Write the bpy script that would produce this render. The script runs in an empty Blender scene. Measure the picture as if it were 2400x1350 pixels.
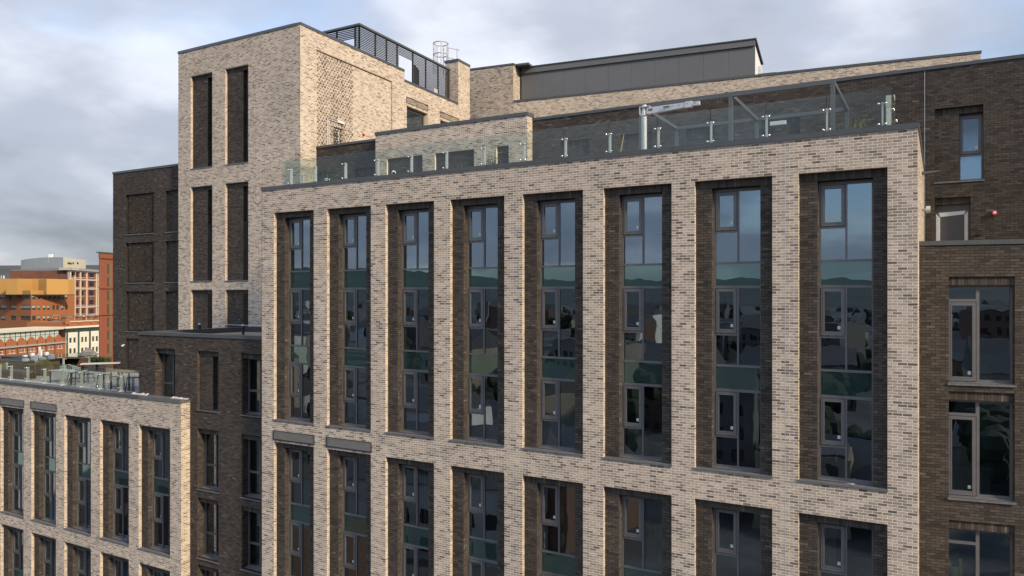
import bpy, math, random
import numpy as np
from mathutils import Vector

random.seed(7); rng = np.random.default_rng(11)
scene = bpy.context.scene
col = scene.collection

# ------------------------------------------------------------------ camera
ZC = 30.0                                   # eye height above the street
F_PX, YAW = 1770.0, math.atan(1770.0 / 3111.0)
CAM = np.array([0.0, -21.36, ZC])
cam_d = bpy.data.cameras.new('camera'); cam_o = bpy.data.objects.new('camera', cam_d); col.objects.link(cam_o)
cam_d.sensor_width = 36.0; cam_d.lens = 36.0 * F_PX / 2400.0
cam_d.shift_y = (689.0 - 675.0) / 2400.0
cam_d.clip_start = 0.5; cam_d.clip_end = 9000.0
cam_o.location = CAM; cam_o.rotation_euler = (math.pi / 2, 0, YAW)
scene.camera = cam_o
C_, S_ = math.cos(YAW), math.sin(YAW)
RIGHT = np.array([C_, S_, 0]); FWD = np.array([-S_, C_, 0])

# ------------------------------------------------------------------ light and sky
SUN_EL, SUN_AZ = math.radians(28), math.radians(15)      # azimuth measured from +X towards the street side
sdir = Vector((math.cos(SUN_EL) * math.cos(SUN_AZ), -math.cos(SUN_EL) * math.sin(SUN_AZ), math.sin(SUN_EL)))
sun_d = bpy.data.lights.new('sun', 'SUN'); sun_d.energy = 1.8; sun_d.angle = math.radians(6.0); sun_d.color = (1.0, 0.79, 0.54)
sun_o = bpy.data.objects.new('sun', sun_d); col.objects.link(sun_o)
sun_o.rotation_euler = (-sdir).to_track_quat('-Z', 'Y').to_euler(); sun_o.location = (60, -20, 90)

world = bpy.data.worlds.new('World'); scene.world = world; world.use_nodes = True
nt = world.node_tree; nt.nodes.clear(); N = nt.nodes.new; L = nt.links.new
out = N('ShaderNodeOutputWorld'); bg = N('ShaderNodeBackground'); L(bg.outputs[0], out.inputs[0])
sky = N('ShaderNodeTexSky'); sky.sky_type = 'NISHITA'; sky.sun_disc = False
sky.sun_elevation = SUN_EL; sky.sun_rotation = -math.atan2(sdir.x, sdir.y); sky.air_density = 1.2; sky.dust_density = 0.2
tc = N('ShaderNodeTexCoord'); sep = N('ShaderNodeSeparateXYZ'); L(tc.outputs['Generated'], sep.inputs[0])
def wmath(op, a, b=None, c=None):
    m = N('ShaderNodeMath'); m.operation = op
    for i, v in enumerate((a, b, c)):
        if v is None: continue
        if isinstance(v, (int, float)): m.inputs[i].default_value = v
        else: L(v, m.inputs[i])
    return m.outputs[0]
zz = wmath('ADD', wmath('ABSOLUTE', sep.outputs[2]), 0.28)   # cloud layer seen from below: stretch towards the horizon
comb = N('ShaderNodeCombineXYZ')
L(wmath('DIVIDE', sep.outputs[0], zz), comb.inputs[0]); L(wmath('DIVIDE', sep.outputs[1], zz), comb.inputs[1]); L(sep.outputs[2], comb.inputs[2])
def wnoise(scale, detail, rough, off):
    mp = N('ShaderNodeMapping'); L(comb.outputs[0], mp.inputs[0]); mp.inputs['Location'].default_value = off
    n = N('ShaderNodeTexNoise'); n.inputs['Scale'].default_value = scale; n.inputs['Detail'].default_value = detail
    n.inputs['Roughness'].default_value = rough; L(mp.outputs[0], n.inputs['Vector']); return n.outputs[0]
def wramp(fac, stops):
    r = N('ShaderNodeValToRGB'); L(fac, r.inputs[0]); e = r.color_ramp.elements
    while len(e) < len(stops): e.new(0.5)
    for el, (p, c) in zip(e, stops): el.position = p; el.color = (*c, 1)
    r.color_ramp.interpolation = 'EASE'
    return r.outputs[0]
cover = wramp(wnoise(1.0, 5, 0.5, (-7.9, 2.2, 0)), [(0.30, (0, 0, 0)), (0.50, (1, 1, 1))])
shade = wramp(wnoise(1.15, 6, 0.5, (-2.2, 2.9, 0)), [(0.34, (0.98, 1.09, 1.32)), (0.5, (1.75, 1.88, 2.2)), (0.64, (2.95, 3.03, 3.32))])
mix = N('ShaderNodeMix'); mix.data_type = 'RGBA'
low = wmath('MULTIPLY', wmath('SUBTRACT', 1.0, wmath('DIVIDE', wmath('MAXIMUM', sep.outputs[2], 0.0), 0.22)), 1.0)     # cloud closes up towards the horizon
L(wmath('MINIMUM', wmath('MAXIMUM', wmath('MULTIPLY_ADD', cover, 0.75, 0.2), low), 0.97), mix.inputs[0])
skyb = N('ShaderNodeMix'); skyb.data_type = 'RGBA'; skyb.blend_type = 'MULTIPLY'; skyb.inputs[0].default_value = 1.0
L(sky.outputs[0], skyb.inputs[6]); skyb.inputs[7].default_value = (0.85, 0.88, 0.98, 1)
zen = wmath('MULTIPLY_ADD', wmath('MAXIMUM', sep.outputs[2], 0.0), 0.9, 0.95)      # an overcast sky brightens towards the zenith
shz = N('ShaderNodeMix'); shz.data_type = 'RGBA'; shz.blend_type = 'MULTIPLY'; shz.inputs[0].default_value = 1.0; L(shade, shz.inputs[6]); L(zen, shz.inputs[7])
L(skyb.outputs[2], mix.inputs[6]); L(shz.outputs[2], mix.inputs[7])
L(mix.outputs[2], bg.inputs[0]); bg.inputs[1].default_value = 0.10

vs = scene.view_settings; vs.view_transform = 'Standard'; vs.look = 'None'; vs.gamma = 1.0; vs.exposure = 1.38
scene.cycles.max_bounces = 8; scene.cycles.transparent_max_bounces = 16; scene.cycles.use_denoising = True
scene.cycles.caustics_reflective = False; scene.cycles.caustics_refractive = False

# ------------------------------------------------------------------ helpers
def px(x, y, zc):
    "a point in the direction of a photograph pixel, zc metres along the view axis (height is relative to the eye)"
    p = (CAM - [0, 0, ZC]) + (RIGHT * (x - 1200) / F_PX + FWD + np.array([0, 0, -(y - 689) / F_PX])) * zc
    return p

class Fr:
    "a vertical wall plane: u runs to the right along it, w points out of it, z is relative to the eye"
    def __init__(s, o, du):
        s.o = np.array(o[:2], float); s.du = np.array(du[:2], float); s.du /= np.linalg.norm(s.du)
        s.dn = np.array([s.du[1], -s.du[0]]); s.ang = math.atan2(s.du[1], s.du[0])
    def pt(s, u, w, z):
        p = s.o + s.du * u + s.dn * w; return (p[0], p[1], z + ZC)
    def sub(s, u, w=0.0): return Fr(s.o + s.du * u + s.dn * w, s.du)
    def left_jamb(s, u, w=0.0):  return Fr(s.o + s.du * u + s.dn * w, -s.dn)        # faces right, runs into the wall
    def right_jamb(s, u, w, d): return Fr(s.o + s.du * u + s.dn * (w - d), s.dn)    # faces left

class MB:
    def __init__(s): s.v = []; s.f = []; s.m = []; s.mi = 0
    def mat(s, i): s.mi = i; return s
    def face(s, pts):
        b = len(s.v); s.v += [tuple(p) for p in pts]; s.f.append(tuple(range(b, b + len(pts)))); s.m.append(s.mi); return s
    def hexa(s, p):       # 8 points: bottom ring, top ring
        b = len(s.v); s.v += [tuple(q) for q in p]
        for q in ((3, 2, 1, 0), (4, 5, 6, 7), (0, 1, 5, 4), (1, 2, 6, 5), (2, 3, 7, 6), (3, 0, 4, 7)):
            s.f.append(tuple(b + i for i in q)); s.m.append(s.mi)
        return s
    def box(s, x0, x1, y0, y1, z0, z1):
        return s.hexa([(x0, y0, z0), (x1, y0, z0), (x1, y1, z0), (x0, y1, z0), (x0, y0, z1), (x1, y0, z1), (x1, y1, z1), (x0, y1, z1)])
    def fbox(s, fr, u0, u1, w0, w1, z0, z1):
        return s.hexa([fr.pt(u0, w1, z0), fr.pt(u1, w1, z0), fr.pt(u1, w0, z0), fr.pt(u0, w0, z0),
                       fr.pt(u0, w1, z1), fr.pt(u1, w1, z1), fr.pt(u1, w0, z1), fr.pt(u0, w0, z1)])
    def tube(s, path, r, n=8, cap=True):
        path = [Vector(p) for p in path]; rings = []
        rs = r if isinstance(r, (list, tuple)) else [r] * len(path)
        for i, p in enumerate(path):
            t = (path[min(i + 1, len(path) - 1)] - path[max(i - 1, 0)]).normalized()
            a = t.cross(Vector((0, 0, 1))) if abs(t.z) < 0.95 else t.cross(Vector((1, 0, 0)))
            a.normalize(); c = t.cross(a); b = len(s.v)
            for k in range(n):
                an = 2 * math.pi * k / n; s.v.append(tuple(p + (a * math.cos(an) + c * math.sin(an)) * rs[i]))
            rings.append(b)
        for i in range(len(rings) - 1):
            for k in range(n):
                s.f.append((rings[i] + k, rings[i] + (k + 1) % n, rings[i + 1] + (k + 1) % n, rings[i + 1] + k)); s.m.append(s.mi)
        if cap:
            s.f.append(tuple(rings[0] + k for k in range(n))[::-1]); s.m.append(s.mi)
            s.f.append(tuple(rings[-1] + k for k in range(n))); s.m.append(s.mi)
        return s
    def ball(s, c, r, n=8, m=5):
        b = len(s.v)
        for i in range(m + 1):
            th = math.pi * i / m
            for k in range(n):
                ph = 2 * math.pi * k / n
                s.v.append((c[0] + r * math.sin(th) * math.cos(ph), c[1] + r * math.sin(th) * math.sin(ph), c[2] + r * math.cos(th)))
        for i in range(m):
            for k in range(n):
                s.f.append((b + i * n + k, b + (i + 1) * n + k, b + (i + 1) * n + (k + 1) % n, b + i * n + (k + 1) % n)); s.m.append(s.mi)
        return s
    def wall(s, fr, u0, u1, z0, z1, holes=(), w=0.0, depth=0.0):
        "flat wall with rectangular openings; depth > 0 adds the four reveals of each opening"
        us = sorted({u0, u1, *[min(max(h[i], u0), u1) for h in holes for i in (0, 1)]})
        zs = sorted({z0, z1, *[min(max(h[i], z0), z1) for h in holes for i in (2, 3)]})
        for a, b in zip(us, us[1:]):
            for c, d in zip(zs, zs[1:]):
                if b - a < 1e-6 or d - c < 1e-6: continue
                mu, mz = (a + b) / 2, (c + d) / 2
                if any(h[0] < mu < h[1] and h[2] < mz < h[3] for h in holes): continue
                s.face([fr.pt(a, w, c), fr.pt(b, w, c), fr.pt(b, w, d), fr.pt(a, w, d)])
        if depth:
            for a, b, c, d in holes:
                p = lambda u, z, q: fr.pt(u, w - q, z)
                s.face([p(a, c, 0), p(a, d, 0), p(a, d, depth), p(a, c, depth)])
                s.face([p(b, c, 0), p(b, c, depth), p(b, d, depth), p(b, d, 0)])
                s.face([p(a, d, 0), p(b, d, 0), p(b, d, depth), p(a, d, depth)])
                s.face([p(a, c, 0), p(a, c, depth), p(b, c, depth), p(b, c, 0)])
        return s
    def mesh(s, name, mats, base=(0, 0, 0), smooth=False):
        me = bpy.data.meshes.new(name)
        v = np.array(s.v, float).reshape(-1, 3) - np.array(base)
        me.from_pydata(v.tolist(), [], s.f)
        for m in (mats if isinstance(mats, (list, tuple)) else [mats]): me.materials.append(m)
        me.polygons.foreach_set('material_index', s.m)
        if smooth: me.polygons.foreach_set('use_smooth', [True] * len(s.f))
        me.update(); return me
    def obj(s, name, mats, parent=None, smooth=False):
        base = BASE.get(parent.name, (0, 0, 0)) if parent else (0, 0, 0)
        o = bpy.data.objects.new(name, s.mesh(name, mats, base, smooth)); col.objects.link(o)
        if parent:
            o.parent = parent; BASE[o.name] = base
        return o

BASE = {}
def thing(name, base, label, cat, group=None):
    "an Empty at the thing's base; base height is relative to the eye"
    o = bpy.data.objects.new(name, None); col.objects.link(o)
    b = (base[0], base[1], base[2] + ZC); o.location = b; BASE[o.name] = b; o.empty_display_size = 0.3
    tag(o, label, cat, group); return o
def tag(o, label, cat, group=None):
    o['label'] = label; o['category'] = cat
    if group: o['group'] = group
    return o
def inst(name, me, parent, loc, rz=0.0):
    "an object that shares mesh data, standing at a place given in world coordinates"
    o = bpy.data.objects.new(name, me); col.objects.link(o); b = BASE.get(parent.name, (0, 0, 0)) if parent else (0, 0, 0)
    o.location = (loc[0] - b[0], loc[1] - b[1], loc[2] - b[2]); o.rotation_euler = (0, 0, rz); o.parent = parent
    return o
def child(name, me, parent):
    o = bpy.data.objects.new(name, me); col.objects.link(o); o.parent = parent; return o

# ------------------------------------------------------------------ materials
def mat(name, color, rough=0.6, metal=0.0, spec=0.5, var=0.0, scale=6.0, bump=0.0, bscale=60.0, var2=None, streak=False):
    m = bpy.data.materials.new(name); m.use_nodes = True; t = m.node_tree; b = t.nodes['Principled BSDF']
    b.inputs['Base Color'].default_value = (*color, 1); b.inputs['Roughness'].default_value = rough
    b.inputs['Metallic'].default_value = metal; b.inputs['Specular IOR Level'].default_value = spec
    g = t.nodes.new('ShaderNodeNewGeometry')
    if var:
        n = t.nodes.new('ShaderNodeTexNoise'); n.inputs['Scale'].default_value = scale; n.inputs['Detail'].default_value = 6; n.inputs['Roughness'].default_value = 0.65
        if streak:
            mp = t.nodes.new('ShaderNodeMapping'); mp.inputs['Scale'].default_value = (1, 1, 0.18); t.links.new(g.outputs['Position'], mp.inputs[0]); t.links.new(mp.outputs[0], n.inputs['Vector'])
        else: t.links.new(g.outputs['Position'], n.inputs['Vector'])
        r = t.nodes.new('ShaderNodeValToRGB'); e = r.color_ramp.elements
        lo = tuple(max(0, c * (1 - var)) for c in color); hi = tuple(c * (1 + var) for c in color) if var2 is None else var2
        e[0].position = 0.3; e[0].color = (*lo, 1); e[1].position = 0.72; e[1].color = (*hi, 1)
        t.links.new(n.outputs[0], r.inputs[0]); t.links.new(r.outputs[0], b.inputs['Base Color'])
        q = t.nodes.new('ShaderNodeMapRange'); q.inputs[3].default_value = max(0.02, rough - 0.08); q.inputs[4].default_value = min(1, rough + 0.12)
        t.links.new(n.outputs[0], q.inputs[0]); t.links.new(q.outputs[0], b.inputs['Roughness'])
    if bump:
        n2 = t.nodes.new('ShaderNodeTexNoise'); n2.inputs['Scale'].default_value = bscale; n2.inputs['Detail'].default_value = 4
        t.links.new(g.outputs['Position'], n2.inputs['Vector']); bp = t.nodes.new('ShaderNodeBump'); bp.inputs['Strength'].default_value = bump; bp.inputs['Distance'].default_value = 0.02
        t.links.new(n2.outputs[0], bp.inputs['Height']); t.links.new(bp.outputs[0], b.inputs['Normal'])
    return m

def brick_mat(name, stops, smear, smear_amt, eff=None):
    "colour per brick from the 'tint' attribute, dark firing smears and fine grain from noise"
    m = bpy.data.materials.new(name); m.use_nodes = True; t = m.node_tree; b = t.nodes['Principled BSDF']; nn, ll = t.nodes.new, t.links.new
    b.inputs['Roughness'].default_value = 0.88; b.inputs['Specular IOR Level'].default_value = 0.25
    a = nn('ShaderNodeAttribute'); a.attribute_name = 'tint'
    r = nn('ShaderNodeValToRGB'); e = r.color_ramp.elements
    while len(e) < len(stops): e.new(0.5)
    for el, (p, c) in zip(e, stops): el.position = p; el.color = (*c, 1)
    ll(a.outputs['Fac'], r.inputs[0])
    g = nn('ShaderNodeNewGeometry')
    mp = nn('ShaderNodeMapping'); mp.inputs['Rotation'].default_value = (0, 0.45, 0); mp.inputs['Scale'].default_value = (7.5, 7.5, 24); ll(g.outputs['Position'], mp.inputs[0])
    n = nn('ShaderNodeTexNoise'); n.noise_dimensions = '4D'; n.inputs['Scale'].default_value = 1.0; n.inputs['Detail'].default_value = 4; ll(mp.outputs[0], n.inputs['Vector'])
    mw = nn('ShaderNodeMath'); mw.operation = 'MULTIPLY'; mw.inputs[1].default_value = 97.0; ll(a.outputs['Fac'], mw.inputs[0]); ll(mw.outputs[0], n.inputs['W'])
    r2 = nn('ShaderNodeValToRGB'); r2.color_ramp.elements[0].position = 0.585; r2.color_ramp.elements[1].position = 0.69; ll(n.outputs[0], r2.inputs[0])
    ms = nn('ShaderNodeMath'); ms.operation = 'MULTIPLY'; ms.inputs[1].default_value = smear_amt; ll(r2.outputs[0], ms.inputs[0])
    mx = nn('ShaderNodeMix'); mx.data_type = 'RGBA'; ll(ms.outputs[0], mx.inputs[0]); ll(r.outputs[0], mx.inputs[6]); mx.inputs[7].default_value = (*smear, 1)
    # slow change over the wall, as brick packs and weather leave it
    n3 = nn('ShaderNodeTexNoise'); n3.inputs['Scale'].default_value = 0.55; n3.inputs['Detail'].default_value = 5; ll(g.outputs['Position'], n3.inputs['Vector'])
    mr = nn('ShaderNodeMapRange'); mr.inputs[1].default_value = 0.25; mr.inputs[2].default_value = 0.75; mr.inputs[3].default_value = 0.86; mr.inputs[4].default_value = 1.12; ll(n3.outputs[0], mr.inputs[0])
    n5 = nn('ShaderNodeTexNoise'); n5.inputs['Scale'].default_value = 26; n5.inputs['Detail'].default_value = 4; ll(g.outputs['Position'], n5.inputs['Vector'])
    m5 = nn('ShaderNodeMapRange'); m5.inputs[1].default_value = 0.3; m5.inputs[2].default_value = 0.7; m5.inputs[3].default_value = 0.8; m5.inputs[4].default_value = 1.18; ll(n5.outputs[0], m5.inputs[0])
    m6 = nn('ShaderNodeMath'); m6.operation = 'MULTIPLY'; ll(mr.outputs[0], m6.inputs[0]); ll(m5.outputs[0], m6.inputs[1])
    hs = nn('ShaderNodeHueSaturation'); ll(m6.outputs[0], hs.inputs['Value']); ll(mx.outputs[2], hs.inputs['Color'])
    last = hs.outputs[0]
    if eff:   # pale efflorescence blooms
        n4 = nn('ShaderNodeTexNoise'); n4.inputs['Scale'].default_value = 0.8; n4.inputs['Detail'].default_value = 8; n4.inputs['Roughness'].default_value = 0.7; ll(g.outputs['Position'], n4.inputs['Vector'])
        r4 = nn('ShaderNodeValToRGB'); r4.color_ramp.elements[0].position = 0.64; r4.color_ramp.elements[1].position = 0.78; r4.color_ramp.elements[1].color = (eff[1],) * 3 + (1,); ll(n4.outputs[0], r4.inputs[0])
        m4 = nn('ShaderNodeMix'); m4.data_type = 'RGBA'; ll(r4.outputs[0], m4.inputs[0]); ll(last, m4.inputs[6]); m4.inputs[7].default_value = (*eff[0], 1); last = m4.outputs[2]
    ll(last, b.inputs['Base Color'])
    n2 = nn('ShaderNodeTexNoise'); n2.inputs['Scale'].default_value = 70; n2.inputs['Detail'].default_value = 3; ll(g.outputs['Position'], n2.inputs['Vector'])
    bp = nn('ShaderNodeBump'); bp.inputs['Strength'].default_value = 0.35; bp.inputs['Distance'].default_value = 0.01; ll(n2.outputs[0], bp.inputs['Height']); ll(bp.outputs[0], b.inputs['Normal'])
    return m

def glass_mat(name, tint, refl, base, wob=0.02):
    "clear glazing: mirror layer over a view through"
    m = bpy.data.materials.new(name); m.use_nodes = True; t = m.node_tree; t.nodes.clear(); nn, ll = t.nodes.new, t.links.new
    o = nn('ShaderNodeOutputMaterial'); mx = nn('ShaderNodeMixShader'); gl = nn('ShaderNodeBsdfGlossy'); tr = nn('ShaderNodeBsdfTransparent')
    gl.inputs['Roughness'].default_value = 0.0; gl.inputs['Color'].default_value = (*refl, 1); tr.inputs['Color'].default_value = (*tint, 1)
    lw_ = nn('ShaderNodeLayerWeight'); lw_.inputs['Blend'].default_value = 0.5
    pw_ = nn('ShaderNodeMath'); pw_.operation = 'POWER'; pw_.inputs[1].default_value = 4.0; ll(lw_.outputs['Facing'], pw_.inputs[0])
    ma = nn('ShaderNodeMath'); ma.operation = 'MULTIPLY_ADD'; ma.inputs[1].default_value = 1.0 - base; ma.inputs[2].default_value = base; ma.use_clamp = True; ll(pw_.outputs[0], ma.inputs[0])
    if wob:
        g = nn('ShaderNodeNewGeometry'); n = nn('ShaderNodeTexNoise'); n.inputs['Scale'].default_value = 1.6; n.inputs['Detail'].default_value = 1; ll(g.outputs['Position'], n.inputs['Vector'])
        bp = nn('ShaderNodeBump'); bp.inputs['Strength'].default_value = wob; bp.inputs['Distance'].default_value = 0.2; ll(n.outputs[0], bp.inputs['Height']); ll(bp.outputs[0], gl.inputs['Normal'])
    ll(ma.outputs[0], mx.inputs[0]); ll(tr.outputs[0], mx.inputs[1]); ll(gl.outputs[0], mx.inputs[2]); ll(mx.outputs[0], o.inputs[0]); return m

M = {}
M['light'] = brick_mat('buff_grey_brick', [(0.0, (0.12, 0.11, 0.109)), (0.055, (0.18, 0.163, 0.153)), (0.14, (0.28, 0.248, 0.222)), (0.32, (0.36, 0.314, 0.272)), (0.55, (0.44, 0.384, 0.33)), (0.8, (0.50, 0.436, 0.374)), (1.0, (0.57, 0.50, 0.433))], (0.09, 0.084, 0.085), 0.75, eff=((0.62, 0.58, 0.55), 0.25))
M['dark'] = brick_mat('charcoal_brown_brick', [(0.0, (0.042, 0.037, 0.034)), (0.3, (0.066, 0.058, 0.052)), (0.7, (0.082, 0.071, 0.063)), (0.96, (0.098, 0.084, 0.074)), (1.0, (0.15, 0.13, 0.115))], (0.024, 0.022, 0.022), 0.6, eff=((0.16, 0.145, 0.13), 0.22))
M['mortar'] = mat('pale_mortar', (0.86, 0.75, 0.61), 0.95, spec=0.1, var=0.12, scale=3)
M['dmortar'] = mat('dark_mortar', (0.036, 0.032, 0.029), 0.95, spec=0.1, var=0.35, scale=2.5)
M['cap'] = mat('grey_coping_metal', (0.09, 0.10, 0.108), 0.42, metal=0.25, var=0.12, scale=1.6)
M['sill'] = mat('grey_sill_metal', (0.15, 0.155, 0.168), 0.5, metal=0.2, var=0.22, scale=9)
M['frame'] = mat('grey_window_frame', (0.145, 0.147, 0.157), 0.42, metal=0.15, var=0.1, scale=4)
M['black'] = mat('black_rubber', (0.012, 0.012, 0.013), 0.6)
M['louvre'] = mat('grey_louvre', (0.04, 0.045, 0.052), 0.5, metal=0.1)
M['glass'] = glass_mat('window_glass', (0.58, 0.65, 0.66), (0.66, 0.81, 1.0), 0.235, wob=0.006)
M['rail_glass'] = glass_mat('balustrade_glass', (0.84, 0.89, 0.87), (0.95, 0.98, 1.0), 0.045, wob=0.0)
M['spandrel'] = glass_mat('spandrel_glass', (0, 0, 0), (0.62, 0.92, 1.0), 0.20, wob=0.006)
_t = M['spandrel'].node_tree; _d = _t.nodes.new('ShaderNodeBsdfDiffuse'); _d.inputs['Color'].default_value = (0.022, 0.045, 0.042, 1)
_m = next(n for n in _t.nodes if n.type == 'MIX_SHADER'); _t.links.new(_d.outputs[0], _m.inputs[1])
M['sticker'] = mat('paper_sticker', (0.62, 0.68, 0.62), 0.7)
M['room'] = mat('room_plaster', (0.15, 0.14, 0.13), 0.9, var=0.3, scale=0.5)
M['roomfloor'] = mat('room_floor', (0.11, 0.09, 0.075), 0.7, var=0.2, scale=2)
M['steel'] = mat('brushed_steel', (0.62, 0.62, 0.60), 0.34, metal=1.0, var=0.06, scale=30)
M['galv'] = mat('galvanised_white', (0.62, 0.64, 0.66), 0.4, metal=0.35, var=0.1, scale=8)
M['clad'] = mat('grey_cladding', (0.135, 0.145, 0.157), 0.5, metal=0.1, var=0.07, scale=0.6)
M['rooffelt'] = mat('roof_felt', (0.045, 0.047, 0.05), 0.9, var=0.3, scale=1.5)
M['paving'] = mat('terrace_paving', (0.36, 0.36, 0.37), 0.85, var=0.15, scale=2.5)
M['gravel'] = mat('roof_gravel', (0.30, 0.27, 0.24), 0.95, var=0.5, scale=25, bump=0.8, bscale=45)
M['pergola'] = mat('pergola_paint', (0.10, 0.115, 0.125), 0.45, metal=0.1)
M['white'] = mat('white_tape', (0.68, 0.69, 0.71), 0.6, var=0.06, scale=12)
M['door'] = mat('grey_door', (0.075, 0.08, 0.085), 0.5, var=0.05)
M['red'] = mat('red_plastic', (0.42, 0.015, 0.015), 0.35)
M['bird'] = mat('bird_dropping', (0.7, 0.7, 0.68), 0.9)

# ------------------------------------------------------------------ bricks
class Bricks:
    "collects the bricks of one thing; the nearest become objects of their own, the rest one mesh per material"
    def __init__(s, th, name='brick'): s.th = th; s.name = name; s.rows = {}
    def add(s, key, fr, u0, u1, z0, z1, w, proud, single=False, seed_t=None):
        n = len(u0)
        if not n: return
        a = np.empty((n, 12)); a[:, 0:2] = fr.o; a[:, 2:4] = fr.du
        a[:, 4] = u0; a[:, 5] = u1; a[:, 6] = z0; a[:, 7] = z1; a[:, 8] = w; a[:, 9] = proud + rng.uniform(-.0002, .0006, n)
        a[:, 10] = rng.random(n); a[:, 11] = 1 if single else 0
        s.rows.setdefault(key, []).append(a)
    def wall(s, key, fr, u0, u1, z0, z1, holes=(), w=0.0, proud=0.0009, single=True, L_=0.225, H_=0.075, off=0.0):
        G = 0.0135
        k0, k1 = int(round(z0 / H_)), int(round(z1 / H_)); U0, U1, Z0, Z1 = [], [], [], []
        for k in range(k0, k1):
            zc = (k + 0.5) * H_; segs = [(u0, u1)]
            for h in holes:
                if h[2] < zc < h[3]:
                    ns = []
                    for a, b in segs:
                        if h[1] <= a or h[0] >= b: ns.append((a, b)); continue
                        if h[0] > a: ns.append((a, h[0]))
                        if h[1] < b: ns.append((h[1], b))
                    segs = ns
            ph = off + (0.5 * L_ if k % 2 else 0.0)
            for a, b in segs:
                if b - a < 0.02: continue
                i0 = math.floor((a - ph) / L_ + 1e-6); i1 = math.ceil((b - ph) / L_ - 1e-6)
                e = ph + np.arange(i0, i1 + 1) * L_; e[0] = a; e[-1] = b
                lo, hi = e[:-1].copy(), e[1:].copy()
                if len(lo) > 1 and hi[0] - lo[0] < 0.04: lo[1] = lo[0]; lo, hi = lo[1:], hi[1:]
                if len(lo) > 1 and hi[-1] - lo[-1] < 0.04: hi[-2] = hi[-1]; lo, hi = lo[:-1], hi[:-1]
                g0 = np.full(len(lo), G / 2); g1 = np.full(len(lo), G / 2); g0[0] = 0; g1[-1] = 0
                U0.append(lo + g0); U1.append(hi - g1); Z0.append(np.full(len(lo), k * H_ + G / 2)); Z1.append(np.full(len(lo), (k + 1) * H_ - G / 2))
        if U0: s.add(key, fr, np.concatenate(U0), np.concatenate(U1), np.concatenate(Z0), np.concatenate(Z1), w - proud, proud, single)
    def soldier(s, key, fr, u0, u1, z0, z1, w=0.0, proud=0.0009):
        n = max(1, int(round((u1 - u0) / 0.075))); e = np.linspace(u0, u1, n + 1)
        s.add(key, fr, e[:-1] + .005, e[1:] - .005, np.full(n, z0 + .005), np.full(n, z1 - .005), w - proud, proud)
    def studs(s, key, fr, u0, u1, z0, z1, w, out=0.035, L_=0.225, skip=2, off=0.0):
        "headers standing proud in a regular pattern"
        H_ = 0.075; U0, U1, Z0, Z1 = [], [], [], []
        for k in range(int(round(z0 / H_)), int(round(z1 / H_))):
            if k % skip: continue
            ph = off + (0.5 * L_ * 1.0 if (k // skip) % 2 else 0.0)
            u = ph + L_ * np.arange(math.ceil((u0 - ph) / L_), math.floor((u1 - .11 - ph) / L_) + 1)
            U0.append(u + .004); U1.append(u + .106); Z0.append(np.full(len(u), k * H_ + .004)); Z1.append(np.full(len(u), (k + 1) * H_ - .004))
        s.add(key, fr, np.concatenate(U0), np.concatenate(U1), np.concatenate(Z0), np.concatenate(Z1), w, out)
    def build(s, n_single=300, label=None):
        base = np.array(BASE[s.th.name]); allr = {k: np.concatenate(v) for k, v in s.rows.items()}
        picks = {}
        if n_single:
            cand = []
            for k, a in allr.items():
                u = (a[:, 4] + a[:, 5]) / 2; x = a[:, 0] + a[:, 2] * u; y = a[:, 1] + a[:, 3] * u; z = (a[:, 6] + a[:, 7]) / 2
                v = np.stack([x - CAM[0], y - CAM[1]], 1); zc = v @ FWD[:2]; sx = (v @ RIGHT[:2]) / zc * F_PX; sy = z / zc * F_PX
                ok = (a[:, 11] > 0) & (abs(a[:, 5] - a[:, 4] - 0.2115) < 0.001) & (abs(sx) < 1190) & (sy < 680) & (sy > -655)
                idx = np.nonzero(ok)[0]; cand += [(zc[i], k, i) for i in idx]
            cand.sort(key=lambda c: c[0]); meshes = {}
            for zc, k, i in cand[:n_single]: picks.setdefault(k, []).append(i)
        for k, a in allr.items():
            keep = np.ones(len(a), bool); ids = picks.get(k, []); keep[ids] = False
            for i in ids:
                r = a[i]; q = min(11, int(r[10] * 12)); me = BRICK_MESH.get((k, q)) or brick_mesh(k, q)
                u = r[4]; p = r[0:2] + r[2:4] * u + np.array([r[3], -r[2]]) * r[8]
                inst(s.name, me, s.th, (p[0], p[1], r[6] + ZC), math.atan2(r[3], r[2]))
            a = a[keep]; n = len(a)
            if not n: continue
            dn = np.stack([a[:, 3], -a[:, 2]], 1); P = np.empty((n, 8, 3))
            ch = 0.0006
            for j, (uu, ww, z_) in enumerate([(4, 0, 6), (5, 0, 6), (5, 0, 7), (4, 0, 7), (4, 1, 6), (5, 1, 6), (5, 1, 7), (4, 1, 7)]):
                u = a[:, uu] + (ch if ww and uu == 4 else -ch if ww else 0); z = a[:, z_] + (ch if ww and z_ == 6 else -ch if ww else 0)
                w = a[:, 8] + (a[:, 9] if ww else 0)
                P[:, j, 0] = a[:, 0] + a[:, 2] * u + dn[:, 0] * w; P[:, j, 1] = a[:, 1] + a[:, 3] * u + dn[:, 1] * w; P[:, j, 2] = z + ZC
            P -= base
            quads = np.array([(4, 5, 6, 7), (0, 1, 5, 4), (1, 2, 6, 5), (2, 3, 7, 6), (3, 0, 4, 7)])
            fi = (np.arange(n)[:, None, None] * 8 + quads[None]).reshape(-1)
            me = bpy.data.meshes.new(k + '_bricks'); me.vertices.add(n * 8); me.vertices.foreach_set('co', P.reshape(-1))
            me.loops.add(len(fi)); me.loops.foreach_set('vertex_index', fi.astype(np.int32)); nf = n * 5
            me.polygons.add(nf); me.polygons.foreach_set('loop_start', np.arange(nf, dtype=np.int32) * 4); me.polygons.foreach_set('loop_total', np.full(nf, 4, np.int32))
            at = me.attributes.new('tint', 'FLOAT', 'POINT'); at.data.foreach_set('value', np.repeat(a[:, 10], 8).astype(np.float32))
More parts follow.
